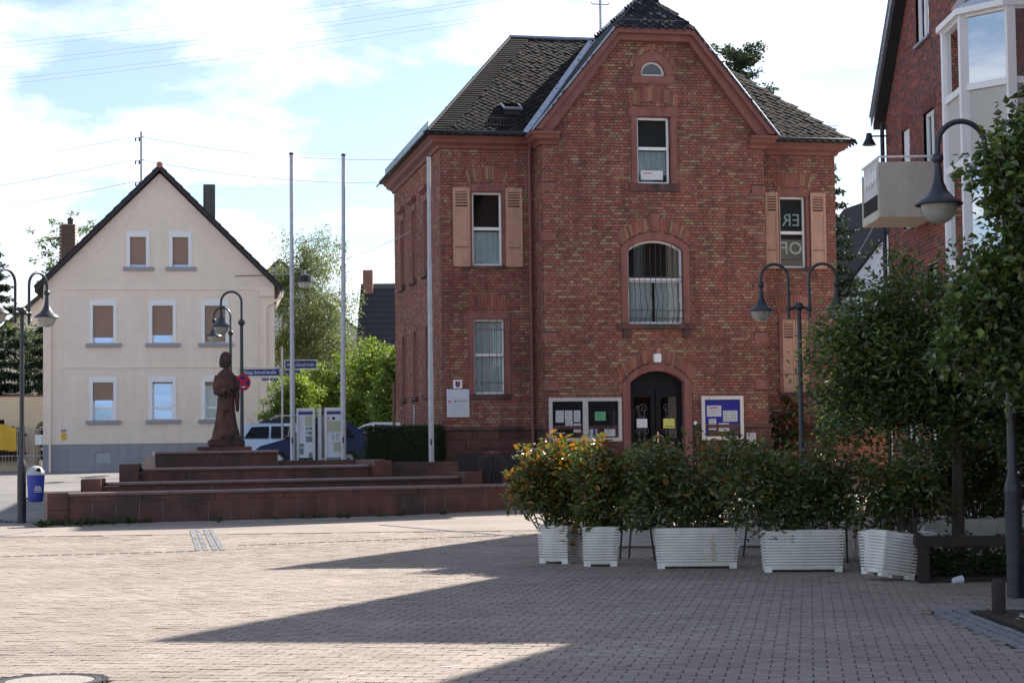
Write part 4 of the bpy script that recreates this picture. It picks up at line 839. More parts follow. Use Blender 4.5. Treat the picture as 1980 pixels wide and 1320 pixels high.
def wire(p, q, sag, label, r=.012):
    p = Vector(p); q = Vector(q); n_ = 24; pts = []
    for i in range(n_+1):
        t = i/n_; a = p.lerp(q, t); pts.append((a.x, a.y, a.z-sag*4*t*(1-t)))
    MB().tube(pts, r, 4, cap=False).build('overhead_wire', 'wire', None, label=label, cat='cable', group='overhead wires', fix=False)

# ================================================================ stepped fountain
FO = thing('stepped_fountain', 'stepped red stone fountain terraces with rounded copings', 'fountain', (-9.806, 39.23, 0), R(22.38))
core = MB(); core.box(.02, 11.38, .06, .5, 0, .60); core.box(.3, 11.2, .4, 1.5, 0, .58); core.box(1.3, 10.0, 1.36, 2.7, 0, .76); core.box(2.3, 8.2, 2.66, 4.0, 0, 1.05); core.box(3.1, 6.0, 3.96, 5.4, 0, 1.42); core.build('basin_core', 'granite', FO)
def coping(u0, u1, v, z, proud=.06, depth=.34):
    m = MB(); n_ = 8; prof = [(depth, z-.085)]+[(-proud+.045-.045*math.sin(math.pi*k/n_), z-.0425-.0425*math.cos(math.pi*k/n_)) for k in range(n_+1)]+[(depth, z)]
    N_ = max(1, round((u1-u0)/1.25))
    for i in range(N_):
        a = u0+(u1-u0)*i/N_; b = u0+(u1-u0)*(i+1)/N_-.006; t = MB(); k = len(prof); t.add([(a, v+y, zz) for y, zz in prof]+[(b, v+y, zz) for y, zz in prof], [tuple(range(k)), tuple(range(2*k-1, k-1, -1))]+[(j, (j+1) % k, (j+1) % k+k, j+k) for j in range(k)]); t.build('coping_stone', 'granite_top', FO, smooth=True)
def slabs(u0, u1, v, z0, z1, wd, slope=0.0):
    N_ = round((u1-u0)/wd)
    for i in range(N_):
        a = u0+(u1-u0)*i/N_; b = u0+(u1-u0)*(i+1)/N_-.013; t = MB(); al = a-(slope if i == 0 else 0); bl = b+(slope if i == N_-1 else 0)
        t.prism([(al, z0), (bl, z0), (b, z1), (a, z1)], v-random.uniform(.0, .004), v+.10); t.build('stone_slab', 'granite', FO)
MB().box(.45, 11.4, .008, .05, .03, .50).build('slab_joints', 'joint', FO); MB().box(1.48, 9.7, 1.312, 1.35, .58, .79).build('slab_joints', 'joint', FO); MB().box(2.53, 7.9, 2.612, 2.65, .76, 1.08).build('slab_joints', 'joint', FO); MB().box(3.07, 6.05, 3.912, 3.95, 1.05, 1.46).build('slab_joints', 'joint', FO)
slabs(.45, 11.4, 0, .03, .50, .505); slabs(.45, 11.4, -.004, .505, .615, 1.6); coping(.44, 11.4, 0, .70)
MB().box(0, .435, -.045, .42, 0, .34).build('end_post', 'granite', FO, bevel=.01); MB().box(0, .435, -.045, .42, .345, .705).build('end_post', 'granite', FO, bevel=.01)
MB().box(-.1, 11.6, -.34, -.02, -.02, .035).build('base_kerb', 'kerb', FO, bevel=.01)
slabs(1.48, 9.70, 1.30, .58, .79, 1.15, .14); coping(1.47, 9.71, 1.30, .88)
def wing(a, v0, v1, z0, z1, sk):
    t = MB(); d = sk*(v1-v0); t.add([(x+dd, v, z) for z in (z0, z1) for x, v, dd in ((a, v0, 0), (a+.43, v0, 0), (a+.43, v1, d), (a, v1, d))], [(0, 3, 2, 1), (4, 5, 6, 7), (0, 1, 5, 4), (1, 2, 6, 5), (2, 3, 7, 6), (3, 0, 4, 7)]); t.build('wing_block', 'granite', FO, bevel=.012)
wing(.86, 1.0, 2.5, .3, .965, .25); wing(9.78, 1.0, 2.5, .3, .965, .0)
slabs(2.53, 7.90, 2.60, .76, 1.08, 1.05, .14); coping(2.52, 7.91, 2.60, 1.17)
wing(1.93, 2.3, 3.8, .5, 1.27, .25); wing(7.98, 2.3, 3.8, .5, 1.27, .0)
slabs(3.07, 6.05, 3.90, 1.05, 1.46, 1.48); coping(3.06, 6.06, 3.90, 1.545)
MB().box(8.4, 10.6, 3.6, 4.0, .3, 1.20).build('rear_parapet', 'granite', FO, bevel=.012); MB().box(6.1, 9.0, 4.6, 4.9, .3, 1.28).build('rear_parapet', 'granite', FO, bevel=.012)
MB().box(4.15, 5.5, 4.25, 5.3, 1.545, 1.64).build('plinth_step', 'granite', FO, bevel=.012)
FM = Matrix.Translation((-9.806, 39.23, 0)) @ Matrix.Rotation(R(22.38), 4, 'Z')

# statue: one continuous carved figure
def ringloft(bm_, secs, n=28):
    prev = None; first = None
    for (cx, cy, cz, rx, ry, fold, ph) in secs:
        ring_ = []
        for j in range(n):
            t = 2*math.pi*j/n; k = 1+fold*math.sin(9*t+ph)*.6+fold*math.sin(5*t+1.3*ph)*.5
            ring_.append(bm_.verts.new((cx+rx*k*math.cos(t), cy+ry*k*math.sin(t), cz)))
        if prev:
            for j in range(n): bm_.faces.new((prev[j], prev[(j+1) % n], ring_[(j+1) % n], ring_[j]))
        else: first = ring_
        prev = ring_
    bm_.faces.new(first[::-1]); bm_.faces.new(prev)
def skinlimb(bm_, pts, rad, n=12):
    m = MB(); m.tube(pts, rad, n); vs = [bm_.verts.new(v) for v in m.v]
    for f in m.f:
        try: bm_.faces.new([vs[i] for i in f])
        except ValueError: pass
st_loc = FM @ Vector((4.98, 4.75, 1.64))
ST = thing('statue', 'weathered red sandstone statue of a robed standing figure on the fountain', 'statue', tuple(st_loc), R(12))
bm = bmesh.new()
ringloft(bm, [(0, 0, .24, .37, .30, .05, 0), (0, 0, .32, .35, .29, .13, .2), (.0, 0, .42, .31, .27, .16, .35), (.0, .0, .60, .265, .235, .17, .4), (.0, 0, .85, .235, .205, .15, .45), (.0, 0, 1.1, .225, .19, .11, .5), (.0, 0, 1.32, .215, .175, .03, .9), (0, 0, 1.5, .235, .185, .02, 1), (0, 0, 1.66, .25, .19, .01, 1), (0, 0, 1.76, .235, .17, .0, 1), (0, 0, 1.83, .17, .14, 0, 1), (0, 0, 1.88, .10, .10, 0, 1)])
# cape
ringloft(bm, [(-.02, 0, 1.36, .315, .225, .05, .3), (-.02, 0, 1.42, .31, .225, .03, .4), (-.01, 0, 1.60, .285, .215, .015, .4), (0, 0, 1.74, .245, .185, 0, .4), (0, 0, 1.82, .18, .15, 0, .4), (0, .0, 1.87, .11, .12, 0, .4)])
# neck, head, bobbed hair
skinlimb(bm, [(0, 0, 1.78), (.01, -.01, 1.98)], [.085, .08])
ringloft(bm, [(.025, -.03, 1.93, .05, .06, 0, 0), (.03, -.035, 1.965, .09, .105, 0, 0), (.03, -.035, 2.05, .118, .135, 0, 0), (.025, -.03, 2.14, .125, .14, 0, 0), (.02, -.02, 2.23, .115, .13, 0, 0), (.01, -.005, 2.28, .07, .08, 0, 0)], 18)
ringloft(bm, [(-.03, .04, 1.93, .125, .12, .03, 0), (-.035, .035, 2.0, .15, .14, .03, 0), (-.025, .03, 2.10, .155, .15, .02, 0), (-.01, .02, 2.20, .15, .15, .015, 0), (0, .005, 2.27, .12, .13, .01, 0), (0, .0, 2.315, .06, .07, 0, 0)], 18)
skinlimb(bm, [(.06, -.165, 2.12), (.08, -.205, 2.07), (.065, -.165, 2.04)], [.018, .027, .02])           # nose
skinlimb(bm, [(.02, -.16, 2.135), (.115, -.14, 2.135)], [.024, .024]); skinlimb(bm, [(.035, -.16, 2.0), (.085, -.155, 2.0)], [.018, .018]); skinlimb(bm, [(.06, -.14, 1.95), (.06, -.145, 1.965)], [.038, .038])
# right arm bent across the body, left arm hanging
skinlimb(bm, [(-.22, 0, 1.72), (-.285, -.02, 1.5), (-.27, -.08, 1.32), (-.16, -.22, 1.29), (-.05, -.26, 1.36), (.02, -.27, 1.38)], [.085, .09, .085, .075, .06, .05])
skinlimb(bm, [(.22, 0, 1.72), (.285, -.02, 1.46), (.30, -.06, 1.24), (.305, -.10, 1.0)], [.085, .09, .08, .058]); skinlimb(bm, [(.305, -.10, 1.02), (.31, -.12, .91), (.305, -.12, .84)], [.05, .055, .03])
for k in range(4): skinlimb(bm, [(.0+.02*k, -.28, 1.42-.03*k), (.06+.015*k, -.29, 1.38-.03*k), (.05+.01*k, -.26, 1.33-.02*k)], [.02, .02, .015], 8)
# pouch on a cord, feet, rock
ringloft(bm, [(-.02, -.24, .86, .05, .05, 0, 0), (-.02, -.25, .90, .11, .08, 0, 0), (-.02, -.25, 1.0, .13, .085, 0, 0), (-.02, -.24, 1.08, .09, .07, 0, 0), (-.02, -.24, 1.14, .035, .04, 0, 0)], 16); skinlimb(bm, [(-.08, -.22, 1.06), (-.06, -.25, 1.34)], [.02, .02], 8); skinlimb(bm, [(.04, -.22, 1.06), (.03, -.25, 1.34)], [.02, .02], 8)
for sx in (-.12, .14): skinlimb(bm, [(sx, -.2, .27), (sx*1.1, -.34, .26), (sx*1.15, -.42, .245)], [.06, .06, .045])
ringloft(bm, [(0, 0, .10, .44, .38, .03, 0), (0, 0, .17, .44, .38, .06, 1), (0, 0, .25, .39, .34, .07, 2), (0, 0, .29, .33, .28, .05, 2)], 24)
me = bpy.data.meshes.new('statue_tmp'); bm.to_mesh(me); bm.free(); to = bpy.data.objects.new('tmp', me); COL.objects.link(to)
md = to.modifiers.new('r', 'REMESH'); md.mode = 'VOXEL'; md.voxel_size = .0135; sm = to.modifiers.new('s', 'SMOOTH'); sm.iterations = 1; sm.factor = .5
dg = bpy.context.evaluated_depsgraph_get(); dg.update(); me2 = bpy.data.meshes.new_from_object(to.evaluated_get(dg)); bpy.data.objects.remove(to); me2.transform(Matrix.Diagonal((.88, .92, 1.0, 1))); me2.materials.clear(); me2.materials.append(M['stone_statue']); me2.polygons.foreach_set('use_smooth', [True]*len(me2.polygons)); link('figure', me2, ST)
MB().box(-.43, .43, -.40, .40, 0, .17).build('base_block', 'stone_statue', ST, bevel=.025)

# ================================================================ apartment building on the right (facade along the square)
RB = thing('apartment_building', 'tall red clinker apartment building with gables and white glazed bay', 'building', (8.66, 42.5, 0), R(-90))
HE, HP, GW = 8.95, 12.95, 9.15
opA = [Op(3.40, 4.60, 9.92, 12.0), Op(1.70, 2.50, 6.2, 8.41), Op(3.86, 4.87, 6.2, 8.38), Op(5.9, 6.8, 7.0, 8.55), Op(1.6, 2.7, 1.35, 2.75), Op(3.9, 4.9, .5, 2.75), Op(1.7, 2.5, 3.7, 5.2), Op(3.9, 4.9, 3.7, 5.2)]
def outA(z):
    if z <= HE: return (0, GW)
    k = (z-HE)/(HP-HE); return (GW/2*k, GW-GW/2*k)
w = MB(); panel_wall(w, PF(0), 0, HP-.02, outA, opA, extra=(HE,))
for k in (1, 2):
    panel_wall(w, PF(0), 0, HP-.02, lambda z, k=k: (outA(z)[0]+GW*k, outA(z)[1]+GW*k), [], extra=(HE,))
w.add([(0, 0, 0), (0, 12, 0), (0, 12, HE), (0, 0, HE)], [(0, 1, 2, 3)]); w.add([(GW*3, 0, 0), (GW*3, 12, 0), (GW*3, 12, HE), (GW*3, 0, HE)], [(0, 1, 2, 3)]); w.add([(0, 12, 0), (GW*3, 12, 0), (GW*3, 12, HE), (0, 12, HE)], [(0, 1, 2, 3)])
RW = w.build('wall', 'clinker_mortar', RB, fix=False)
brick_wall(RW, PF(0), brick_list(0.05, HP-.1, outA, opA, course=.0785, blen=.252, joint=.012, seed=31), CLK, 'clinker', 300, 41, proud=.007, key=lambda b: (b[0]-5.2)**2+(b[2]-9.6)**2)
brick_wall(RW, PF(0), [b for b in brick_list(0.05, HP-.1, lambda z: (outA(z)[0]+GW, outA(z)[1]+GW), [], course=.0785, blen=.252, joint=.012, seed=32)], CLK, 'clinker', 0, 42, proud=.007)
brick_wall(RW, PF(0), [b for b in brick_list(0.05, HE, lambda z: (GW*2, GW*3), [], course=.157, blen=.504, joint=.012, seed=33, running=True)], CLK, 'clinker', 0, 43, proud=.007)
sold = MB(); rd = random.Random(8)
for (u0, u1, z) in ((1.6, 2.6, 8.41), (3.76, 4.97, 8.38), (5.8, 6.9, 8.55)):
    q = u0
    while q < u1: sold.box(q+.006, q+.066, -.016, .0, z+.01, z+.26, pal(rd, CLK)); q += .0785
sold.build('soldier_course', 'clinker', RW, kind='stuff')
RR = MB()
for k in range(3):
    a = k*GW; ohf = -.26 if k == 0 else -.30
    for sg in (0, 1):
        q = (lambda u: a+u) if sg == 0 else (lambda u: a+GW-u)
        eo = -.16 if (k == 0 and sg == 0) else 0.0
        RR.prism([(q(eo), HE+eo*.9-.06), (q(GW/2), HP-.06), (q(GW/2), HP+.08), (q(eo), HE+eo*.9+.08)], ohf, 12.3)
RRo = RR.build('roof', 'blackroof', RB)
vm = MB()
for sg in (0,):
    for k in range(9): vm.box(-.2+k*.5*.0, -.2, 0, 0, 0, 0)
vm = MB(); nseg = 12
for i in range(nseg):
    a, b = i/nseg, (i+.97)/nseg; p = lambda t: (-.22+(GW/2+.22)*t, HE+.02+(HP-HE+.2)*t)
    (u0, z0), (u1, z1) = p(a), p(b); vm.prism([(u0-.03, z0-.12), (u1-.03, z1-.12), (u1-.03, z1+.1), (u0-.03, z0+.1)], -.30, -.265); vm.prism([(u0-.06, z0+.08), (u1-.06, z1+.08), (u1-.06, z1+.105), (u0-.06, z0+.105)], -.33, .1)
vm.build('verge_flashing', 'zinc', RRo, fix=True)
vs = MB()
for k in (1,):
    vs.prism([(k*GW-.55, HE+.55), (k*GW, HE-.1), (k*GW+.55, HE+.55), (k*GW, HE+.62)], -.50, -.3)
vs.build('valley_cladding', 'sill', RRo)
MB().tube([(.06, -.10, HE-.1), (.06, -.10, .2)], .05, 8).build('downpipe', 'darkmetal', RB)
window(RB, 3.40, 4.60, 9.92, 12.0, .05, mulls=(4.0,), frame=.09, glass='glass_mirror'); MB().box(3.3, 4.7, -.06, .16, 9.86, 9.92).build('window_sill', 'zinc', RB)
wsh = window(RB, 1.70, 2.50, 6.2, 8.41, .07, frame=.08, room=True); 
for k in range(26): MB().box(1.74, 2.46, .045, .057, 6.25+k*.082, 6.25+k*.082+.074).build('slat', 'white', wsh)
window(RB, 3.86, 4.87, 6.2, 8.38, .06, frame=.09, mulls=(4.36,), curtain='curtain'); window(RB, 5.9, 6.8, 7.0, 8.55, .06, frame=.08); window(RB, 1.6, 2.7, 1.35, 2.75, .05, frame=.07, mulls=(2.15,), curtain='curtain'); window(RB, 3.9, 4.9, .5, 2.75, .05, frame=.10, rails=(1.6,), mulls=(4.4,), glass='glass_mirror', name='glazed_door'); window(RB, 1.7, 2.5, 3.7, 5.2, .12, frame=.07); window(RB, 3.9, 4.9, 3.7, 5.2, .12, frame=.07, curtain='curtain')
# white glazed bay, bevelled plan
bay = [(9.85, 0.0), (9.85, -.50), (10.45, -1.06), (11.70, -1.06), (12.37, -.45), (12.37, 0.0)]
bz = [(.35, .95, 'p'), (1.05, 3.25, 'g'), (3.40, 4.55, 'p'), (4.65, 6.15, 'g'), (6.28, 7.38, 'p'), (7.50, 8.62, 'g')]
BY = MB()
for (u, v) in bay: BY.box(u-.07, u+.07, v-.07, v+.07, .2, 8.72)
for (p, q) in zip(bay, bay[1:]):
    d = Vector((q[0]-p[0], q[1]-p[1])); L_ = d.length; ang = math.atan2(d.y, d.x); mm = Matrix.Translation((p[0], p[1], 0)) @ Matrix.Rotation(ang, 4, 'Z')
    for z in (.3, 1.0, 3.325, 4.60, 6.215, 7.44, 8.67): BY.mbox(mm @ Matrix.Translation((L_/2, 0, z)), L_-.14, .09, .11)
BYo = BY.build('glazed_bay', 'white', RB)
for (p, q) in zip(bay, bay[1:]):
    d = Vector((q[0]-p[0], q[1]-p[1])); L_ = d.length; ang = math.atan2(d.y, d.x); mm = Matrix.Translation((p[0], p[1], 0)) @ Matrix.Rotation(ang, 4, 'Z')
    for (z0, z1, kd) in bz:
        t = MB(); t.mbox(mm @ Matrix.Translation((L_/2, .01, (z0+z1)/2)), L_-.13, .012, z1-z0)
        if kd == 'g': t.build('pane', 'glass_mirror', BYo)
        else: t.build('infill_panel', 'panelgrey', BYo)
t = MB(); top_ = [(u, v-.12, 8.72) for u, v in bay]; k = len(bay); bp_ = [(u+(.1 if u > 11 else -.1), v-.14, 8.76) for u, v in bay]; tp_ = [((u-11.1)*.45+11.1, min(0, v*.3+.05), 9.35) for u, v in bay]
t.add(bp_+tp_, [(i, i+1, i+1+k, i+k) for i in range(k-1)]+[tuple(range(k, 2*k))]); t.build('bay_roof', 'zinc', BYo); t = MB(); t.add(bp_+[(x, y, z-.1) for x, y, z in bp_], [(i, i+1, i+1+k, i+k) for i in range(k-1)]+[tuple(range(k)), tuple(range(k, 2*k))]); t.build('bay_fascia', 'white', BYo)
MB().box(9.9, 12.3, .02, .04, .2, 8.8).build('bay_backing', 'room', BYo)
for z in (.98, 3.3, 6.2): MB().box(10.2, 11.9, -.95, .0, z, z+.08).build('bay_floor', 'room', BYo)
# balcony
bc = MB(); bc.box(4.70, 4.80, -1.16, 0, 6.12, 7.26); bc.box(3.1, 4.70, -1.16, 0, 6.12, 6.30); bc.box(3.0, 3.1, -1.16, 0, 6.12, 7.2); BCo = bc.build('balcony', 'concrete', RB, bevel=.015)
br = MB(); br.tube([(3.0, -1.14, 7.36), (4.82, -1.14, 7.36), (4.82, 0, 7.36)], .025, 6)
for k in range(17): br.tube([(3.12+k*.097, -1.12, 6.55), (3.12+k*.097, -1.12, 7.36)], .012, 5)
br.build('railing', 'white', BCo); MB().box(3.1, 4.70, -1.14, -1.10, 6.3, 6.62).build('balcony_skirt', 'slate_base', BCo); bd = MB()
for k in range(5): bd.prism([(3.3+k*.26, 6.95), (3.5+k*.26, 6.85), (3.56+k*.26, 7.1), (3.38+k*.26, 7.25)], -1.16, -1.14)
bd.build('railing_ornament', 'white', BCo)
fl = MB(); fl.tube([(.15, 0, 8.55), (.15, -.38, 8.55)], .02, 6); fl.lathe([(.06, .12), (.08, 0), (.16, -.15), (.15, -.16)], (.15, -.42, 8.5), 12); fl.build('flood_lamp', 'darkmetal', RB)
# ================================================================ street furniture
def lamp_head(t, x, z, parent):
    m = MB(); m.ball((x, 0, z), .062, 12); m.lathe([(.032, -.05), (.04, -.14), (.055, -.24), (.09, -.33), (.15, -.40), (.235, -.455), (.245, -.475), (.235, -.485), (.15, -.47)], (x, 0, z), 20); h = m.build('lamp_shade', 'lamp_paint', parent, smooth=True)
    g = MB(); g.lathe([(.185, -.475), (.183, -.52), (.165, -.58), (.12, -.635), (.06, -.665), (.01, -.67)], (x, 0, z), 18); g.build('lamp_bowl', 'lampglass', h, smooth=True)
def hook(m, x0, sx, zb, zt):
    c = x0+sx*.25; pts = [(x0, 0, zb), (x0, 0, zt)]+[(c-sx*.25*math.cos(math.pi*k/12), 0, zt+.26*math.sin(math.pi*k/12)) for k in range(1, 13)]+[(x0+sx*.5, 0, zt-.12)]
    m.tube(pts, .029, 8)
def pole_base(m, top, r=.048):
    m.lathe([(.085, 0), (.085, 1.05), (.092, 1.08), (.085, 1.12), (.06, 1.2), (r+.003, 1.24), (r, 1.3), (r-.008, top)], n=12)
def twin_lamp(x, y, s, rz, label):
    t = thing('street_lamp', label, 'street lamp', (x, y, 0), rz, 'hooked street lamps'); t.scale = (s, s, s)
    m = MB(); pole_base(m, 4.05); m.ball((0, 0, 4.06), .085); m.build('pole', 'lamp_paint', t, smooth=True)
    for sx in (-1, 1):
        m = MB(); m.tube([(0, 0, 4.06), (sx*.18, 0, 4.02)], .032, 8); m.ball((sx*.19, 0, 4.02), .055); hook(m, sx*.19, sx, 3.82, 4.58); m.build('arm', 'lamp_paint', t, smooth=True); lamp_head(t, sx*.69, 4.46, t)
    return t
twin_lamp(-10.90, 41.35, 1.156, R(62), 'twin hooked lamp post with the blue litter bin at the left edge')
twin_lamp(5.26, 34.0, 1.0, 0, 'twin hooked lamp post in front of the brick gable')
twin_lamp(5.05, 18.9, 1.0, R(4), 'nearest hooked lamp post at the right edge among the leaves')
def single_lamp(x, y, s, label):
    t = thing('street_lamp', label, 'street lamp', (x, y, gz(x, y)), 0, 'hooked street lamps'); t.scale = (s, s, s)
    m = MB(); pole_base(m, 4.15); m.ball((0, 0, 4.16), .085); hook(m, 0, -1, 4.0, 4.66); m.build('pole', 'lamp_paint', t, smooth=True); lamp_head(t, -.5, 4.54, t); return t
single_lamp(-7.07, 48.6, 1.07, 'taller single hooked lamp post behind the statue'); single_lamp(-8.78, 58.0, 1.04, 'farther and lower single hooked lamp post behind the statue')
# blue litter bin on the left lamp post
bn = thing('litter_bin', 'blue plastic litter bin with grey lid on the left lamp post', 'bin', (-10.55, 41.2, .47), R(20))
m = MB(); m.lathe([(.13, 0), (.155, .03), (.17, .12), (.195, .58), (.197, .60)], n=20); m.build('bin_body', 'binblue', bn, smooth=True)
m = MB(); m.lathe([(.205, .59), (.21, .62), (.19, .67), (.13, .75), (.05, .79), (.01, .795)], n=20); m.build('bin_lid', 'bingrey', bn, smooth=True); MB().prism([(-.02, .66), (.10, .66), (.09, .73), (.05, .755), (0, .73)], -.185, -.10).build('bin_opening', 'black', bn)
m = MB()
for k in range(5): m.box(-.04+k*.03, -.025+k*.03, -.197, -.19, .28, .33+.03*(k % 2))
m.box(-.05, .11, -.197, -.188, .25, .265); m.box(-.05, .11, -.195, -.186, .215, .225); m.build('printed_emblem', 'paper', bn); MB().tube([(-.3, .1, .08), (-.15, .05, .08)], .02, 6).build('bracket', 'darkmetal', bn)
# flagpoles
for (x, y, h, lab, lean) in ((-5.91, 50.0, 9.49, 'left of the pair of tall grey flagpoles behind the fountain', .0), (-4.55, 50.0, 9.44, 'right of the pair of tall grey flagpoles behind the fountain', .05), (-2.13, 48.5, 9.16, 'lone grey flagpole standing before the brick side wall', 0)):
    z = gz(x, y); t = thing('flagpole', lab, 'flagpole', (x, y, z), 0, 'grey flagpoles'); m = MB(); m.tube([(0, 0, 0), (0, 0, 3.2), (0, 0, 3.25), (lean*.6, 0, 6.0), (lean*.6, 0, 6.05), (lean, 0, h-z)], [.072, .072, .064, .062, .052, .050], 12); m.build('pole', 'galv', t, smooth=True); MB().lathe([(.055, 0), (.062, .02), (.062, .05), (.02, .07)], (lean, 0, h-z), 10).build('cap', 'darkmetal', t); MB().box(-.02, .02, -.09, -.06, 1.2, 1.36).build('cleat', 'darkmetal', t)
# information boards
def info(x, y, lab, items, rz=0, head=''):
    z = gz(x, y); t = thing('information_board', lab, 'sign', (x, y, z), rz, 'information boards'); h = 2.67-z; m = MB(); m.box(-.25, -.195, -.05, .05, 0, h-.07); m.box(.195, .25, -.05, .05, 0, h-.07); m.box(-.25, .25, -.05, .05, h-.07, h); m.build('frame', 'alu', t, bevel=.006); MB().box(-.195, .195, -.02, .02, .75, h-.07).build('panel', 'lav', t); MB().box(-.195, .195, -.026, -.0205, h-.18, h-.10).build('printed_heading', 'signblue', t)
    for (a, b, z0, z1, mt_) in items: MB().box(a, b, -.025, -.0205, h-z0, h-z1).build('printed_picture', mt_, t)
    ln = MB()
    for k in range(14): ln.box(-.17, -.17+random.uniform(.08, .14), -.0235, -.0205, h-.24-k*.04, h-.235-k*.04)
    ln.build('printed_line', 'bingrey', t)
info(-5.67, 51.0, 'left slim information board with photographs behind the fountain', [(-.02, .17, .48, .21, 'maparea'), (0, .07, .60, .52, 'photo'), (.09, .17, .60, .52, 'photo'), (.0, .03, .72, .64, 'photo'), (.06, .17, .73, .64, 'photo'), (0, .18, .93, .77, 'photo'), (-.17, -.05, 1.06, .97, 'photo'), (-.17, -.06, 1.26, 1.09, 'photo'), (.08, .18, 1.36, 1.22, 'photo')])
info(-4.90, 51.0, 'right slim information board with two maps behind the fountain', [(-.18, -.13, .32, .26, 'inkred'), (-.04, .03, .33, .25, 'black'), (-.18, .18, .66, .36, 'maparea'), (-.02, .18, 1.2, .94, 'maparea'), (-.06, .01, .88, .70, 'bingrey'), (.06, .12, .88, .70, 'bingrey'), (-.18, .18, 1.5, 1.36, 'photo')])
info(-5.27, 51.3, 'information board seen edge-on between two others', [], rz=R(83))
# street name sign
ss = thing('street_sign', 'blue street name signs on a thin steel pole before the bushes', 'sign', (-7.43, 60.0, gz(0, 60))); zb = gz(0, 60); MB().tube([(0, 0, 0), (0, 0, 4.85-zb)], .032, 8).build('pole', 'galv', ss, smooth=True)
for (x0, x1, z, yaw, small) in ((-1.36, -.08, 4.02-zb, 4, ((-.65, -.42), (-.38, -.12))), (.12, 1.10, 4.25-zb, 0, ((.12, .38), (.42, .6)))):
    pt = MB().box(x0, x1, -.02, .0, z-.11, z+.11).build('name_plate', 'signblue', ss, bevel=.008); q = MB(); q.tube([(x0-.03, -.01, z+.15), (x1+.04, -.01, z+.15)], .014, 5); q.tube([(x0-.03, -.01, z-.15), (x1+.04, -.01, z-.15)], .014, 5); q.tube([(x1+.04, -.01, z-.15), (x1+.04, -.01, z+.15)], .014, 5); q.tube([(x0-.03, -.01, z-.15), (x0-.03, -.01, z+.15)], .014, 5); q.build('sign_frame', 'galv', ss)
    text_part('Philipp-Schnell-Straße', .155 if x1 < 0 else .125, pt, ((x0+x1)/2, -.0225, z), FRONT, 'paper', sx=.80)
    for (a, b) in small: sp = MB().box(a, b, -.02, -.005, z-.27, z-.18).build('number_plate', 'signblue', ss)
    if x1 < 0:
        text_part('31-47', .075, pt, (-.535, -.0225, z-.225), FRONT, 'paper'); text_part('28-36', .075, pt, (-.25, -.0225, z-.225), FRONT, 'paper')
# no stopping sign
ns = thing('no_stopping_sign', 'round red and blue no stopping sign half hidden by the statue', 'sign', (-7.03, 48.5, 3.30), R(28)); m = MB(); m.lathe([(.215, 0), (.215, .012)], n=32); o = m.build('disc', 'signred', ns); o.rotation_euler = FRONT
for k in range(4):
    a = k*math.pi/2; pts = [(.17*math.cos(a+t), .17*math.sin(a+t)) for t in (-.56, -.28, 0, .28, .56)]+[(.04*math.cos(a), .04*math.sin(a))]
    MB().prism(pts, -.018, -.0135).build('field', 'signblue', ns)
ar = MB(); ar.prism([(-.06, -.125), (.025, -.125), (.025, -.105), (-.06, -.105)], -.024, -.0205); ar.prism([(.015, -.145), (.075, -.115), (.015, -.085)], -.0238, -.0207); ar.build('arrow', 'paper', ns); MB().box(-.03, .03, 0, .06, -.1, .1).build('clamp', 'galv', ns)
# hanging street light far down the road
hl = thing('road_light', 'small hanging road light seen against the birch', 'street lamp', (-6.89, 62.0, 0)); m = MB(); m.lathe([(.06, .28), (.22, .22), (.26, 0), (.25, -.01)], (0, 0, 7.1), 12); m.build('housing', 'darkmetal', hl); MB().lathe([(.24, 0), (.2, -.16), (.02, -.2)], (0, 0, 7.09), 12).build('lens', 'lampglass', hl); MB().tube([(0, 0, 7.3), (0, 0, 7.5)], .025, 6).build('hanger', 'galv', hl)
rp_ = thing('rusty_post', 'thin rust coloured post between the bushes and the brick wall', 'post', (-3.35, 52.5, .4)); MB().tube([(0, 0, 0), (0, 0, 3.0)], .035, 8).build('post_tube', 'rust', rp_)
gp_ = thing('steel_post', 'short grey steel post against the shaded side wall', 'post', (-2.75, 52.0, .4)); MB().tube([(0, 0, 0), (0, 0, 2.35)], .03, 8).build('post_tube', 'galv', gp_)

# ---------------------------------------------------------------- cars
def car(name, label, loc, rz, body, prof, roofline, wheels, L_, wdt=.84, belt=.92, rack=False, flip=False):
    t = thing(name, label, 'car', loc, rz, 'cars parked behind the fountain'); inset = .28
    def yw(z): return wdt-(max(0, z-belt))*inset/.55
    n_ = len(prof); vs = [(x, -yw(z), z) for x, z in prof]+[(x, yw(z), z) for x, z in prof]; b = MB(); b.add(vs, [tuple(range(n_)), tuple(range(2*n_-1, n_-1, -1))]+[(i, (i+1) % n_, (i+1) % n_+n_, i+n_) for i in range(n_)]); b.build('body', body, t, bevel=.05, smooth=True)
    for wx in wheels:
        for sy in (-1, 1):
            w = MB(); w.lathe([(.29, -.09), (.31, -.05), (.31, .05), (.29, .09)], n=18); o = w.build('wheel', 'rubber', t, smooth=True); o.matrix_local = Matrix.Translation((wx, sy*(wdt-.06), .31)) @ Matrix.Rotation(R(90), 4, 'X'); r2 = MB().lathe([(.19, -.095), (.19, .095)], n=14).build('rim', 'alu', o)
    for win_ in roofline:
        for sy in (-1, 1): g_ = MB(); pts = [(x, sy*(yw(z)+.006), z) for x, z in win_]; pts2 = [(x, sy*(yw(z)-.01), z) for x, z in win_]; k = len(win_); g_.add(pts+pts2, [tuple(range(k)), tuple(range(2*k-1, k-1, -1))]+[(i, (i+1) % k, (i+1) % k+k, i+k) for i in range(k)]); g_.build('side_window', 'glass_dark', t)
    return t
hb_ = [(0, .28), (0, .62), (.08, .74), (.95, .96), (1.72, 1.42), (2.05, 1.50), (2.95, 1.48), (3.55, 1.08), (3.66, .98), (3.70, .60), (3.66, .28)]
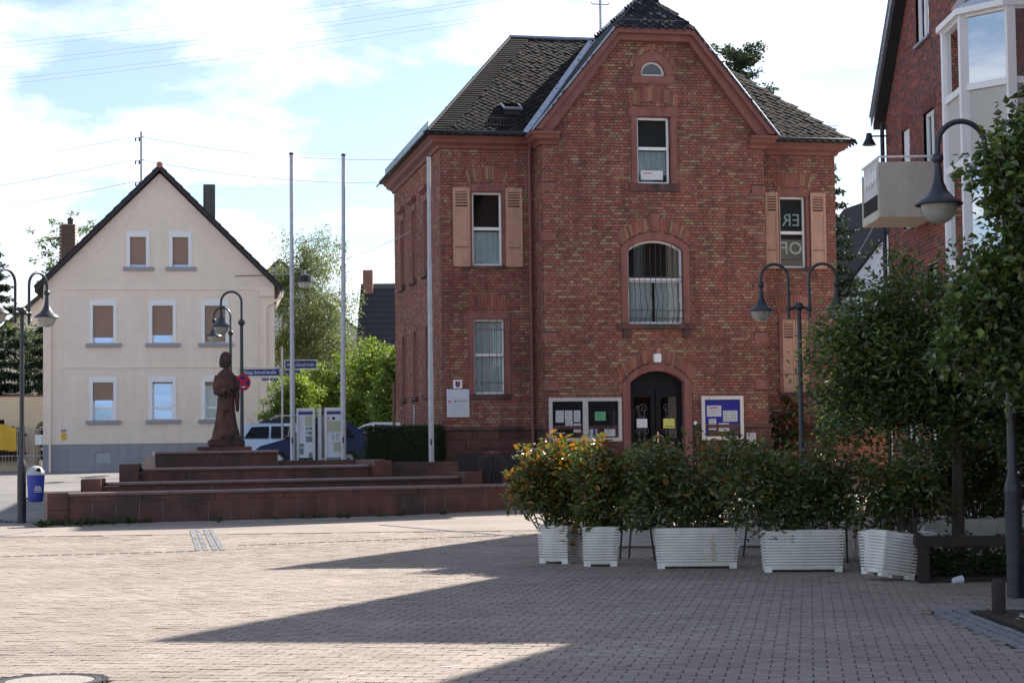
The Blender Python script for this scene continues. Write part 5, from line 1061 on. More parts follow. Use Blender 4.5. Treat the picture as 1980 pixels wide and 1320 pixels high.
c1 = car('parked_car', 'dark blue hatchback parked behind the information boards', (-7.75, 56.4, gz(0, 56.4)+.03), R(4), 'carblue', [(x*.93, z) for x, z in hb_], [[(1.08, 1.0), (1.70, 1.36), (2.0, 1.42), (2.0, 1.0)], [(2.08, 1.0), (2.08, 1.43), (2.65, 1.40), (2.95, 1.02)]], (.65, 2.75), 3.5)
for sy in (-1, 1): MB().box(3.30, 3.42, sy*.70-.08, sy*.70+.08, .72, 1.02).build('tail_light', 'redlight', c1)
MB().box(.88, .98, -1.0, -.80, .98, 1.10).build('wing_mirror', 'carblack', c1, bevel=.02); MB().tube([(1.0, -.62, 1.02), (1.63, -.50, 1.44)], .02, 5).build('windscreen_trim', 'alu', c1)
est = [(0, .28), (0, .95), (.12, 1.1), (.45, 1.46), (.8, 1.54), (2.6, 1.53), (3.3, 1.05), (4.15, .88), (4.25, .6), (4.25, .28)]
c2 = car('parked_car', 'pale silver estate car parked beside the cream house', (-9.35, 61.5, gz(0, 61)), R(2), 'carsilver', est, [[(.55, 1.05), (.78, 1.42), (1.35, 1.44), (1.35, 1.05)], [(1.42, 1.05), (1.42, 1.44), (2.2, 1.44), (2.2, 1.05)], [(2.27, 1.05), (2.27, 1.44), (2.58, 1.43), (3.05, 1.06)]], (.75, 3.35), 4.2)
MB().tube([(.75, .3, 1.54), (.42, .3, 1.9)], .006, 4).build('aerial', 'darkmetal', c2)
c3 = car('parked_car', 'dark car with silver roof rails behind the silver estate', (-9.0, 63.6, gz(0, 63)+.16), R(2), 'carblack', [(x, z*1.02) for x, z in est], [[(.55, 1.07), (.78, 1.44), (2.2, 1.46), (2.2, 1.07)]], (.75, 3.35), 4.2)
for sy in (-.5, .5): m = MB(); m.tube([(.75, sy, 1.52), (.95, sy, 1.66), (2.5, sy, 1.66), (2.7, sy, 1.52)], .022, 6); m.build('roof_rail', 'alu', c3)
c4 = car('parked_car', 'white car roof showing above the clipped hedge', (-6.4, 59.3, gz(0, 59)), R(-3), 'carwhite', [(x, z) for x, z in hb_], [[(1.08, 1.0), (1.70, 1.36), (2.0, 1.42), (2.0, 1.0)], [(2.08, 1.0), (2.08, 1.43), (2.75, 1.40), (3.1, 1.02)]], (.7, 2.95), 3.7)
MB().tube([(1.9, .3, 1.48), (2.15, .3, 1.85)], .006, 4).build('aerial', 'darkmetal', c4)

# ---------------------------------------------------------------- benches before the plinth
def bench(u, lab):
    t = on_building('metal_bench', lab, 'bench', u, -1.75, .43, 'dark metal benches'); 
    for x in (.02, .98): m = MB(); m.tube([(x, .25, 0), (x, .18, .42), (x, .30, .95)], .022, 6); m.tube([(x, -.2, 0), (x, -.2, .42), (x, .18, .44)], .022, 6); m.build('leg', 'darkmetal', t)
    for k in range(9): MB().box(.0, 1.0, -.22+k*.045, -.185+k*.045, .44, .455).build('seat_slat', 'darkmetal', t)
    for k in range(11): MB().box(0, 1.0, .185+k*.0095, .20+k*.0095, .50+k*.042, .535+k*.042).build('back_slat', 'darkmetal', t)
bench(.05, 'dark metal bench by the hedge end below the brick plinth'); bench(1.10, 'dark metal bench in front of the arched cellar hatch'); bench(2.2, 'dark metal bench partly behind the orange shrub')

# ================================================================ foliage
def leaf_cloud(centers, rad, per, size, col, col2=None, mix=0.3, flat=.5, seed=1, shape='leaf', droop=0.0, up=.45, cvar=.25, rim=None):
    r = np.random.default_rng(seed); C = np.repeat(np.asarray(centers, float), per, axis=0); n = len(C); rad = np.asarray(rad, float)
    rr = np.repeat(rad, per, axis=0) if rad.ndim else np.full(n, float(rad))
    d = r.normal(size=(n, 3)); d /= np.linalg.norm(d, axis=1)[:, None]; d *= (r.random(n)**.45*rr)[:, None]; d[:, 2] *= flat; P = C+d
    ax = r.normal(size=(n, 3)); ax[:, 2] = ax[:, 2]*.6-droop; ax /= np.linalg.norm(ax, axis=1)[:, None]
    nn = r.normal(size=(n, 3)); nn[:, 2] = np.abs(nn[:, 2])+up; nn -= ax*(nn*ax).sum(1)[:, None]; nn /= np.linalg.norm(nn, axis=1)[:, None]; sd_ = np.cross(ax, nn)
    s = size*(.65+.7*r.random(n)); w = s*(.24 if shape == 'leaf' else (.36 if shape == 'broad' else .055)); s = s[:, None]; w = w[:, None]
    if shape == 'needle':
        V = np.stack([P-sd_*w, P+sd_*w, P+ax*s+sd_*w*.4, P+ax*s-sd_*w*.4], 1); F = np.arange(n*4).reshape(n, 4); k = 4
    else:
        V = np.stack([P, P+ax*s*.38+sd_*w+nn*w*.35, P+ax*s-nn*s*.10, P+ax*s*.38-sd_*w+nn*w*.35], 1); b = np.arange(n)[:, None]*4; F = np.concatenate([b+np.array([[0, 1, 2]]), b+np.array([[0, 2, 3]])], 0); k = 4
    cc = np.repeat(1+cvar*(r.random(len(centers))-.5)*2, per); v = (cc*(1+.22*(r.random(n)-.5)*2))[:, None]; base = np.array(col)[None]*v
    if col2 is not None:
        wgt = r.random(n) < (mix if rim is None else mix*np.clip(np.repeat(rim, per), 0, 1)*2); base = np.where(wgt[:, None], np.array(col2)[None]*v, base)
    return V.reshape(-1, 3), F, np.repeat(base, k, axis=0)
def blob_points(ells, n, seed, shell=.55, cut=.0, top=None):
    r = np.random.default_rng(seed); vol = np.array([e[3]*e[4]*e[5] for e in ells]); idx = r.choice(len(ells), n, p=vol/vol.sum()); E = np.array(ells)[idx]
    d = r.normal(size=(n, 3)); d /= np.linalg.norm(d, axis=1)[:, None]; q = (shell+(1-shell)*r.random(n))**.8; lump = 1+.16*np.sin(d[:, 0]*5+seed)+.14*np.sin(d[:, 1]*6+d[:, 2]*7+seed*2)
    return E[:, :3]+d*E[:, 3:]*(q*lump)[:, None], q
def limbs(m, base, tips, trunk_r, h0, seed, mid=.45, r_end=.012, lean=(0, 0), n_main=7, trunk_top=None):
    rd = random.Random(seed); top = trunk_top or h0*1.15; pts = [(base[0]+lean[0]*t+rd.uniform(-.04, .04)*t, base[1]+lean[1]*t, base[2]+top*t) for t in (0, .08, .35, .7, 1)]
    m.tube(pts, [trunk_r*1.35, trunk_r, trunk_r*.92, trunk_r*.8, trunk_r*.55], 10); tp = Vector(pts[-1]); T = [Vector(t) for t in tips]; rd.shuffle(T)
    mains = []
    for t in T[:n_main]:
        s = Vector(pts[3]).lerp(tp, rd.random()); k = s.lerp(t, .5)+Vector((0, 0, .12*(t-s).length)); m.tube([s, s.lerp(k, .5)+Vector((0, 0, .03)), k, t], [trunk_r*.5, trunk_r*.40, trunk_r*.27, r_end], 7); mains += [s.lerp(k, .6), k, k.lerp(t, .5), t]
    for t in T[n_main:]:
        s = min(mains, key=lambda q: (q-t).length); m.tube([s, s.lerp(t, .5)+Vector((rd.uniform(-.05, .05), rd.uniform(-.05, .05), .06*(s-t).length)), t], [r_end*1.6, r_end*1.2, r_end*.6], 5)
def tree(name, label, base, ells, nclump, per, crad, lsize, col, col2=None, mix=.3, trunk_r=.12, h0=2.0, seed=1, shape='leaf', leafmat='leaf', bark='bark', droop=0.0, shell=.45, flat=.6, cat='tree', group=None, n_main=8, twigs=60, trunk_top=None, cvar=.25, up=.45):
    t = thing(name, label, cat, base, 0, group); C, q = blob_points(ells, nclump, seed, shell); m = MB(); sel = C[np.random.default_rng(seed).choice(len(C), min(twigs, len(C)), replace=False)]
    limbs(m, (0, 0, 0), [tuple(c) for c in sel], trunk_r, h0, seed, n_main=n_main, trunk_top=trunk_top); m.build('trunk', bark, t, smooth=True, fix=False)
    V, F, K = leaf_cloud(C, crad, per, lsize, col, col2, mix, flat, seed, shape, droop, up=up, cvar=cvar); npmesh('crown', V, F, leafmat, K, t); return t
GREEN = (.050, .085, .022); DGREEN = (.032, .058, .020); LIME = (.105, .165, .032)
# clipped hedge
hd = thing('clipped_hedge', 'dark green clipped box hedge beside the brick corner', 'hedge', (-4.05, 50.9, gz(0, 50)), R(-25)); hd.scale = (1, 1, .92); core = MB(); core.box(.05, 2.15, .05, 1.15, 0, 1.66); core.build('hedge_core', 'hedgebase', hd)
r = np.random.default_rng(3); n = 9000; side = r.integers(0, 5, n); P = np.stack([r.random(n)*2.2, r.random(n)*1.2, r.random(n)*1.74], 1); P[side == 0, 1] = 0; P[side == 1, 0] = 2.2; P[side == 2, 0] = 0; P[side >= 3, 2] = 1.74; P += r.normal(0, .02, P.shape)
V, F, K = leaf_cloud(P, .03, 2, .055, (.030, .055, .017), (.05, .07, .02), .3, 1, 5); npmesh('foliage', V, F, 'leaf', K, hd)
lh = thing('low_hedge', 'low dark shrubs along the kerb behind the information boards', 'hedge', (-7.6, 52.6, gz(0, 52.6))); P, q = blob_points([(.6, 0, .35, .8, .4, .45), (2.0, 0, .4, .9, .4, .45), (3.2, .1, .4, .8, .4, .5)], 420, 8, .3); V, F, K = leaf_cloud(P, .12, 14, .06, DGREEN, GREEN, .4, .9, 9); npmesh('foliage', V, F, 'leaf', K, lh)
iv = thing('ivy_clump', 'small ivy clump at the foot of the lone flagpole', 'plant', (-1.95, 48.2, gz(0, 48.2))); P, q = blob_points([(0, 0, .25, .45, .3, .4), (.4, .1, .15, .4, .3, .3)], 120, 18, .3); V, F, K = leaf_cloud(P, .12, 12, .06, DGREEN, GREEN, .4, .9, 19); npmesh('foliage', V, F, 'leaf', K, iv)

# trees and bushes behind
tree('birch_tree', 'tall weeping birch with fine drooping foliage behind the flagpoles', (-8.3, 76.0, .86), [(.2, 0, 8.2, 1.6, 1.3, 1.4), (-1.1, 0, 7.2, 1.2, 1.2, 1.2), (.3, 0, 6.0, 1.8, 1.5, 1.6), (.4, 0, 4.2, 2.1, 1.6, 1.6), (1.7, 0, 6.6, .6, .7, .6), (-.9, 0, 4.8, 1.2, 1.2, 1.6), (1.6, 0, 4.6, .8, .8, 1.4)], 900, 46, .34, .095, (.10, .135, .055), (.16, .19, .075), .4, .16, 4.5, 12, droop=.9, flat=1.3, bark='birchbark', twigs=110, trunk_top=7.2, shell=.15, cat='tree')
for (x, y, ells, seed, lab, c, c2) in ((-8.0, 66.0, [(0, 0, 1.5, 1.1, .9, 1.6), (.3, 0, 2.6, .9, .7, .9)], 21, 'bright green leafy bush behind the street sign', LIME, (.16, .23, .045)), (-5.0, 63.0, [(0, 0, 1.8, 1.1, .9, 1.8), (.3, 0, 3.4, .8, .7, 1.0)], 22, 'sunlit green bush left of the rust coloured post', (.095, .15, .03), (.15, .22, .04)), (-3.9, 61.0, [(0, 0, 1.7, .8, .8, 1.9), (.1, 0, 3.4, .6, .6, .9)], 23, 'sunlit bush touching the back of the brick wall', (.095, .15, .032), (.16, .22, .05)), (-6.6, 68.5, [(0, 0, 2.0, 1.4, 1.0, 2.0), (.9, 0, 3.2, 1.0, .8, 1.2), (-.6, 0, 3.2, .8, .8, .9)], 24, 'taller bush in the middle behind the parked cars', (.085, .135, .03), (.14, .2, .04))):
    tree('leafy_bush', lab, (x, y, .85), ells, 420, 30, .30, .125, c, c2, .35, .06, 1.2, seed, twigs=40, cat='bush', group='bushes behind the parked cars', shell=.2, trunk_top=2.0)
tree('dense_tree', 'dense dark green tree between the cream house and the birch', (-9.6, 84.0, .86), [(0, 0, 6.2, 2.2, 1.6, 2.2), (-.8, 0, 8.0, 1.6, 1.4, 1.2), (.9, 0, 3.5, 2.4, 1.6, 2.2)], 420, 26, .45, .13, DGREEN, GREEN, .4, .18, 4, 31, twigs=50, cat='tree', shell=.2)
tree('garden_tree', 'loose branching tree whose twigs rise behind the brick chimney', (-20.6, 88.0, .86), [(0, 0, 9.8, 2.5, 1.6, 2.2), (.4, 0, 7.2, 2.4, 1.5, 2.2), (2.6, 0, 11.6, 1.4, 1, 1.2), (-1.5, 0, 11.0, 1.4, 1, .8)], 200, 26, .26, .16, (.07, .11, .035), (.11, .15, .04), .3, .16, 5, 33, twigs=150, cat='tree', shell=.5, trunk_top=8.0)
def conifer(label, base, h, rad, seed, col=(.022, .040, .022), layers=16, dens=14, bare=.08, sparse=False):
    t = thing('conifer_tree', label, 'tree', base, 0, 'conifers'); rd = random.Random(seed); m = MB(); m.tube([(0, 0, 0), (0, 0, h*.6), (0, 0, h)], [rad*.09, rad*.06, .015], 8); C = []; 
    for k in range(layers):
        f_ = k/(layers-1); z = h*(bare+(1-bare)*f_); rr = rad*(1-f_)**.8+.12; nb = int(6+6*(1-f_))
        for b in range(nb):
            a = rd.uniform(0, 6.28); L2 = rr*rd.uniform(.65, 1.1); dz = -L2*.12; m.tube([(0, 0, z), (L2*.5*math.cos(a), L2*.5*math.sin(a), z+.05), (L2*math.cos(a), L2*math.sin(a), z+dz+.1*L2)], [.03, .02, .006], 4)
            for s_ in range(int(3+L2*4)): q = (s_+1)/(3+L2*4); C.append((L2*q*math.cos(a)+rd.uniform(-.08, .08), L2*q*math.sin(a)+rd.uniform(-.08, .08), z+dz*q+.04))
    m.build('trunk', 'bark', t, fix=False); V, F, K = leaf_cloud(C, .24, dens, .20, col, (.04, .06, .028), .3, .45, seed, 'leaf', .15); npmesh('crown', V, F, 'needle', K, t)
conifer('tall dark conifer at the left edge behind the lamp post', (-20.7, 74.0, .86), 9.0, 2.2, 51, layers=20); conifer('second dark conifer at the left behind the yard wall', (-18.9, 77.0, .86), 7.6, 1.9, 52, layers=16)
tree('yard_tree', 'broad dark tree over the yard wall at the left edge', (-19.9, 80.0, .86), [(0, 0, 4.2, 2.6, 1.6, 1.9), (-1.0, 0, 5.4, 1.8, 1.4, 1.4), (1.2, 0, 5.0, 1.4, 1.2, 1.2)], 360, 26, .42, .14, DGREEN, (.07, .11, .025), .3, .2, 2.5, 35, twigs=40, shell=.2)
# flat-topped pine above the brick roof
pt = thing('pine_tree', 'flat-topped pine rising behind the brick roof ridge', 'tree', (10.3, 80.0, .86)); rd = random.Random(61); m = MB(); m.tube([(0, 0, 0), (-.1, 0, 9), (-.4, 0, 14), (-.5, 0, 17.6)], [.28, .22, .16, .05], 8); C = []
for k in range(34):
    z = rd.uniform(14.2, 18.0); a = rd.uniform(0, 6.28); L2 = rd.uniform(.9, 2.0); b_ = Vector((-.4, 0, z-.5)); e_ = Vector((-.4+L2*math.cos(a), L2*math.sin(a)*.8, z+.05)); m.tube([b_, b_.lerp(e_, .5)+Vector((0, 0, .1)), e_], [.06, .04, .012], 5)
    for s_ in range(9): q = .35+.7*s_/9; C.append(tuple(b_.lerp(e_, q)+Vector((rd.uniform(-.3, .3), rd.uniform(-.3, .3), rd.uniform(-.06, .12)))))
m.build('trunk', 'bark', pt, fix=False); V, F, K = leaf_cloud(C, .34, 24, .17, (.030, .050, .026), (.045, .07, .03), .3, .4, 62, 'leaf', -.1); npmesh('crown', V, F, 'needle', K, pt)
conifer('sparse conifer with level branches right of the brick building', (12.9, 76.0, .86), 13.0, 3.2, 53, layers=24, dens=14)

# background houses
def gable_house(name, label, loc, rz, wdt, dep, he, hp, wallm, roofm, ridge_along='y'):
    t = thing(name, label, 'house', loc, rz); w = MB(); w.box(0, wdt, 0, dep, 0, he, skip=(1,)); w.add([(0, 0, he), (wdt, 0, he), (wdt/2, 0, hp)], [(0, 1, 2)]); w.add([(0, dep, he), (wdt, dep, he), (wdt/2, dep, hp)], [(0, 1, 2)]); w.build('wall', wallm, t)
    r_ = MB(); r_.prism([(-.3, he-.3*(hp-he)/(wdt/2)), (wdt/2, hp), (wdt/2, hp+.18), (-.3, he-.3*(hp-he)/(wdt/2)+.18)], -.3, dep+.3); r_.prism([(wdt+.3, he-.3*(hp-he)/(wdt/2)), (wdt/2, hp), (wdt/2, hp+.18), (wdt+.3, he-.3*(hp-he)/(wdt/2)+.18)], -.3, dep+.3); r_.build('roof', roofm, t)
    return t
h1 = gable_house('dark_roofed_house', 'house with steep black tiled roof behind the green bushes', (-7.55, 97.6, .8), R(90), 9.0, 9.0, 4.7, 9.1, 'lav', 'blackroof')
h1.location = (1.4, 93.0, .8)
rt = MB(); sl_ = (9.1-4.7)/4.5
for k in range(15):
    f_ = k/15; u = -.3+4.8*f_; z = 4.7+.18-.3*sl_+(4.8*f_)*sl_; rt.prism([(u, z), (u+.34, z+.34*sl_), (u+.34, z+.34*sl_+.03), (u, z+.07)], -.3, 9.3)
rt.build('tile_courses', 'blackroof', h1); MB().box(3.9, 4.4, 8.65, 9.15, 3.0, 10.0).build('chimney', 'rust', h1)
h2 = gable_house('grey_house', 'pale gabled house mostly hidden behind the birch', (-17.0, 100.0, .8), R(3), 9.0, 9.0, 6.7, 10.8, 'lav', 'tile')
for (x, z) in ((5.2, 3.2), (6.6, 3.2), (5.2, 5.0)): MB().box(x, x+.9, -.03, .02, z, z+1.2).build('window', 'glass_mirror', h2)
h3 = gable_house('steep_roofed_house', 'house with dark steep roof right of the brick building', (13.2, 78.0, .5), R(11), 9.0, 9.0, 6.5, 11.9, 'lav', 'slate_base')
h4 = gable_house('rear_house', 'low house with brick chimney hidden behind the cream house', (-24.5, 84.0, .8), R(3), 8.0, 9.0, 5.0, 8.4, 'cream', 'tile')
ch = MB(); rd = random.Random(3); ch.box(3.92, 4.62, .42, 1.12, 5.0, 11.1); cho = ch.build('chimney', 'clinker_mortar', h4); cb = MB()
for k in range(40):
    z = 7.82+k*.0815
    for j in range(3):
        a = 3.9+j*.245+(.12 if k % 2 else 0); b = min(a+.232, 4.64); a = max(a, 3.9)
        cb.box(a, b, .40, .42, z, z+.068, (.075, .042, .036))
cb.build('chimney_bricks', 'clinker', cho, kind='stuff'); MB().lathe([(.1, 0), (.13, .05), (.13, .22), (.18, .25), (.05, .36)], (4.35, .75, 11.1), 10).build('chimney_cowl', 'darkmetal', cho)

# yard at the left: rendered wall, fence and gate
yw = thing('yard_wall', 'yellowish rendered yard wall with arched opening left of the cream house', 'wall', (-24.0, 71.5, .6)); w = MB(); ops_y = [arch_op(6.13, .40, 0, 1.75, .38), Op(3.2, 4.55, 1.1, 2.2)]; panel_wall(w, PF(0), 0, 3.05, lambda z: (0, 7.2), ops_y); panel_wall(w, PF(-.25), 0, 3.05, lambda z: (0, 7.2), ops_y); w.ring([(5.73, 0)]+arch_pts(6.13, .40, 1.75, .38)+[(6.53, 0)], [(5.76, 0)]+arch_pts(6.13, .37, 1.75, .35)+[(6.50, 0)], .0, .25); w.build('wall', 'yardwall', yw, fix=False); tt = MB(); tt.box(-.1, 7.2, -.08, .33, 3.05, 3.12); tt.build('coping_tiles', 'tile_red', yw)
MB().ring([(3.15, 1.1), (4.6, 1.1), (4.6, 2.25), (3.15, 2.25)], [(3.22, 1.1), (4.53, 1.1), (4.53, 2.18), (3.22, 2.18)], -.03, .2, closed=True).build('window_frame', 'white', yw); MB().box(3.2, 4.6, .26, .6, 1, 2.3).build('room_interior', 'room', yw)
fe = thing('board_fence', 'dark brown upright board fence before the yard wall', 'fence', (-22.6, 70.6, .86)); 
for k in range(34):
    if 33 <= k: continue
    MB().box(k*.125, k*.125+.095, 0, .025, .35, 1.62+.02*(k % 3)).build('board', 'fence', fe)
MB().box(0, 4.2, .026, .06, .6, .68).build('rail', 'fence', fe); MB().box(0, 4.2, .026, .06, 1.3, 1.38).build('rail', 'fence', fe)
ga = thing('yard_gate', 'slim grey barred gate with letter boxes at the house corner', 'gate', (-18.35, 69.0, .86)); m = MB()
for k in range(9): m.tube([(k*.12, 0, .05), (k*.12, 0, 1.55)], .013, 5)
m.build('bars', 'galv', ga); m = MB()
for z in (.1, .55, 1.5): m.tube([(-.05, 0, z), (1.05, 0, z)], .018, 5)
m.build('rail', 'galv', ga); lb = MB().box(.68, 1.02, -.08, .02, .95, 1.32).build('letter_box', 'white', ga)
for k in range(3): MB().box(.9, .98, -.085, -.081, 1.0+k*.1, 1.015+k*.1).build('slot', 'ink', lb)
yf = thing('railing_fence', 'low grey wire railing along the yard front', 'fence', (-22.5, 69.0, .86)); m = MB()
for k in range(34): m.tube([(k*.12, 0, .0), (k*.12, 0, .55)], .008, 4)
m.build('bars', 'galv', yf); MB().tube([(0, 0, .55), (4.05, 0, .55)], .016, 5).build('rail', 'galv', yf)
yc = thing('yellow_cover', 'yellow cloth cover hanging in the yard at the left edge', 'cover', (-20.1, 70.2, .86)); c = MB(); n_ = 14; vs = []
for i in range(n_+1):
    for j in range(7): vs.append((i*.10, .05*math.sin(i*1.1+j*.5), .75+j*.19-.02*i*(j > 4)+.03*math.sin(i*.9)))
c.add(vs, [(i*7+j, i*7+j+7, i*7+j+8, i*7+j+1) for i in range(n_) for j in range(6)]); c.build('cloth', 'yellowcloth', yc, smooth=True)

# ================================================================ planters, shrubs and outdoor seating
def planter(x, y, rz, lw, dw, lab, hgt=.52, tilt=0.0, taper=.925):
    t = thing('planter', lab, 'planter', (x, y, 0.0), rz, 'white ribbed planters'); t.rotation_euler = (0, tilt, rz); n_ = 13; m = MB(); prof = []
    for k in range(n_):
        z0 = .06+(hgt-.06)*k/n_; z1 = .06+(hgt-.06)*(k+.55)/n_; z2 = .06+(hgt-.06)*(k+1)/n_; prof += [(0, z0), (0, z1), (.045, z1+.004), (.045, z2-.001)]
    prof.append((0, hgt)); rings = []
    for (i, z) in prof:
        s = taper+(1-taper)*z/hgt; a = lw/2*s-i; b = dw/2*s-i; rings.append([(-a, -b, z), (a, -b, z), (a, b, z), (-a, b, z)])
    vs = [p for r_ in rings for p in r_]; fs = [(4*i+j, 4*i+(j+1) % 4, 4*i+4+(j+1) % 4, 4*i+4+j) for i in range(len(rings)-1) for j in range(4)]; m.add(vs, fs); m.build('ribbed_box', 'planter', t, fix=True)
    a = lw/2*taper; b = dw/2*taper; f = MB(); q = .09
    for sx in (-1, 1):
        for sy in (-1, 1): f.box(min(sx*a, sx*(a-q)), max(sx*a, sx*(a-q)), min(sy*b, sy*(b-q)), max(sy*b, sy*(b-q)), 0, .062)
    f.box(-a, a, -b+.01, b-.01, .035, .065); f.build('foot', 'planter', t)
    rm_ = MB(); a = lw/2; b = dw/2; rm_.add([(-a, -b, hgt), (a, -b, hgt), (a, b, hgt), (-a, b, hgt), (-a+.03, -b+.03, hgt), (a-.03, -b+.03, hgt), (a-.03, b-.03, hgt), (-a+.03, b-.03, hgt), (-a+.03, -b+.03, hgt-.05), (a-.03, -b+.03, hgt-.05), (a-.03, b-.03, hgt-.05), (-a+.03, b-.03, hgt-.05)], [(i, (i+1) % 4, (i+1) % 4+4, i+4) for i in range(4)]+[(i+4, (i+1) % 4+4, (i+1) % 4+8, i+8) for i in range(4)]); rm_.build('rim', 'planter', t)
    MB().add([(-a+.03, -b+.03, hgt-.05), (a-.03, -b+.03, hgt-.05), (a-.03, b-.03, hgt-.05), (-a+.03, b-.03, hgt-.05)], [(0, 1, 2, 3)]).build('soil', 'soil', t); return t
def shrub(x, y, lab, ells, seed, nc=150, per=22, red=.25, size=.095):
    t = thing('photinia_shrub', lab, 'shrub', (x, y, .47), 0, 'glossy shrubs in planters'); C, q = blob_points(ells, nc, seed, .12); zt = max(e[2]+e[5] for e in ells); rim_ = np.clip((C[:, 2]/zt)*.7+.3*q-.15, 0, 1); m = MB(); rd = random.Random(seed)
    for k in range(26):
        c = C[rd.randrange(len(C))]; s = Vector((rd.uniform(-.15, .15)+c[0]*.25, rd.uniform(-.08, .08), 0)); m.tube([s, s.lerp(Vector(c), .5)+Vector((0, 0, .1)), c], [.012, .009, .004], 5)
    m.build('stem', 'bark', t, fix=False); V, F, K = leaf_cloud(C, .17, per, size, (.078, .105, .030), (.26, .145, .036), red, .9, seed, 'leaf', -.15, up=.3, rim=rim_); npmesh('foliage', V, F, 'leaf_gloss', K, t)
planter(.62, 25.30, R(-28), .46, .46, 'square white ribbed planter at the left end of the row'); planter(1.13, 24.62, R(-3), .47, .47, 'square white ribbed planter second from the left'); p3_ = planter(2.33, 23.98, R(-3), 1.08, .44, 'long white ribbed planter with a rust streak'); rs = MB(); rd = random.Random(3)
for k in range(1, 11):
    z0 = .06+.46*k/13+.002; z1 = .06+.46*(k+.56)/13-.002; s0 = .925+.075*z0/.52; yy = -.22*s0-.0015; w_ = .015+.05*(10-k)/10*rd.uniform(.5, 1.1); c_x = .20+rd.uniform(-.015, .015)+.02*(10-k)/10; rs.add([(c_x-w_, yy, z0), (c_x+w_, yy, z0), (c_x+w_*.8, yy-.0022, z1), (c_x-w_*.8, yy-.0022, z1)], [(0, 1, 2, 3)])
rs.build('rust_streak', 'rustpaint', p3_, fix=False)
planter(3.55, 23.12, R(-4), 1.02, .44, 'long white ribbed planter in the middle right of the row'); planter(4.55, 22.25, R(-62), .95, .42, 'long white ribbed planter turned sideways behind the leaning one'); planter(4.28, 21.45, R(18), .46, .46, 'square white ribbed planter leaning at the right end', tilt=R(9)).location.z = .035
shrub(.55, 25.2, 'sunlit orange-tipped shrub in the leftmost planter', [(.05, 0, .78, .64, .45, .50), (-.30, 0, .55, .38, .35, .38), (.1, 0, .32, .50, .38, .40)], 71, 300, 20, .36)
shrub(1.12, 24.62, 'reddish shrub in the second planter from the left', [(.05, 0, .66, .50, .42, .54), (.0, 0, .28, .38, .3, .36)], 72, 240, 19, .20)
shrub(2.33, 23.98, 'dark glossy shrub in the rust-streaked planter', [(-.45, 0, .64, .56, .40, .56), (.42, 0, .66, .60, .40, .60), (0, 0, .30, .70, .34, .34)], 73, 330, 16, .08)
shrub(3.5, 23.12, 'dark glossy shrub in the middle right planter', [(-.45, 0, .62, .56, .40, .56), (.40, 0, .54, .60, .40, .52), (0, 0, .30, .70, .34, .34)], 74, 320, 16, .05)
shrub(4.6, 22.4, 'dark shrub in the sideways planter', [(0, .1, .55, .50, .5, .56), (.2, .3, .45, .55, .4, .48)], 75, 200, 16, .04)
shrub(1.75, 24.35, 'dark shrub spilling between the square and the long planter', [(.05, .2, .62, .44, .38, .56)], 76, 130, 16, .12)
# far row of the seating area
planter(1.95, 28.9, R(4), 1.0, .42, 'far long planter at the left behind the seating'); planter(3.85, 28.6, R(-2), 1.1, .42, 'far long planter in the middle behind the seating'); planter(6.3, 25.6, R(-2), 1.4, .42, 'far long planter behind the tree trunk')
shrub(1.95, 28.9, 'shrub in the far left planter behind the seating', [(0, 0, .55, .55, .35, .45)], 77, 130, 22, .05); shrub(3.85, 28.6, 'shrub in the far middle planter behind the seating', [(0, 0, .5, .6, .35, .42)], 78, 140, 22, .05); shrub(6.2, 25.6, 'shrub in the far planter behind the tree trunk', [(0, 0, .7, .75, .4, .7), (-.5, 0, .6, .5, .4, .5)], 79, 260, 22, .04)
def table(x, y, lab):
    t = thing('cafe_table', lab, 'table', (x, y, 0), R(15), 'cafe tables'); MB().box(-.4, .4, -.4, .4, .71, .735).build('table_top', 'alu', t, bevel=.006)
    for sx in (-.34, .34):
        for sy in (-.34, .34): MB().tube([(sx, sy, 0), (sx, sy, .71)], .018, 6).build('leg', 'alu', t)
def chair(x, y, rz, lab):
    t = thing('cafe_chair', lab, 'chair', (x, y, 0), rz, 'cafe chairs'); MB().box(-.22, .22, -.22, .22, .43, .45).build('seat', 'darkmetal', t, bevel=.005)
    for k in range(5): MB().box(-.2, .2, .215+.012*k, .23+.012*k, .55+k*.06, .59+k*.06).build('back_slat', 'galv', t)
    for sx in (-.22, .22): MB().tube([(sx, .24, 0), (sx, .2, .45), (sx, .28, .88)], .014, 6).build('rear_leg', 'lamp_paint', t); MB().tube([(sx, -.26, 0), (sx, -.2, .45), (sx, -.2, .64), (sx, .22, .66)], .014, 6).build('front_leg', 'lamp_paint', t)
table(2.6, 26.4, 'bright metal cafe table behind the rust-streaked planter'); table(4.5, 25.6, 'bright metal cafe table near the tree trunk'); chair(1.75, 25.9, R(70), 'dark cafe chair left of the first table'); chair(2.6, 25.6, R(180), 'dark cafe chair on the near side of the first table'); chair(3.4, 26.3, R(-80), 'dark cafe chair between the two tables'); chair(4.2, 24.9, R(170), 'dark cafe chair on the near side of the second table'); chair(5.2, 25.6, R(-95), 'dark cafe chair right of the second table')
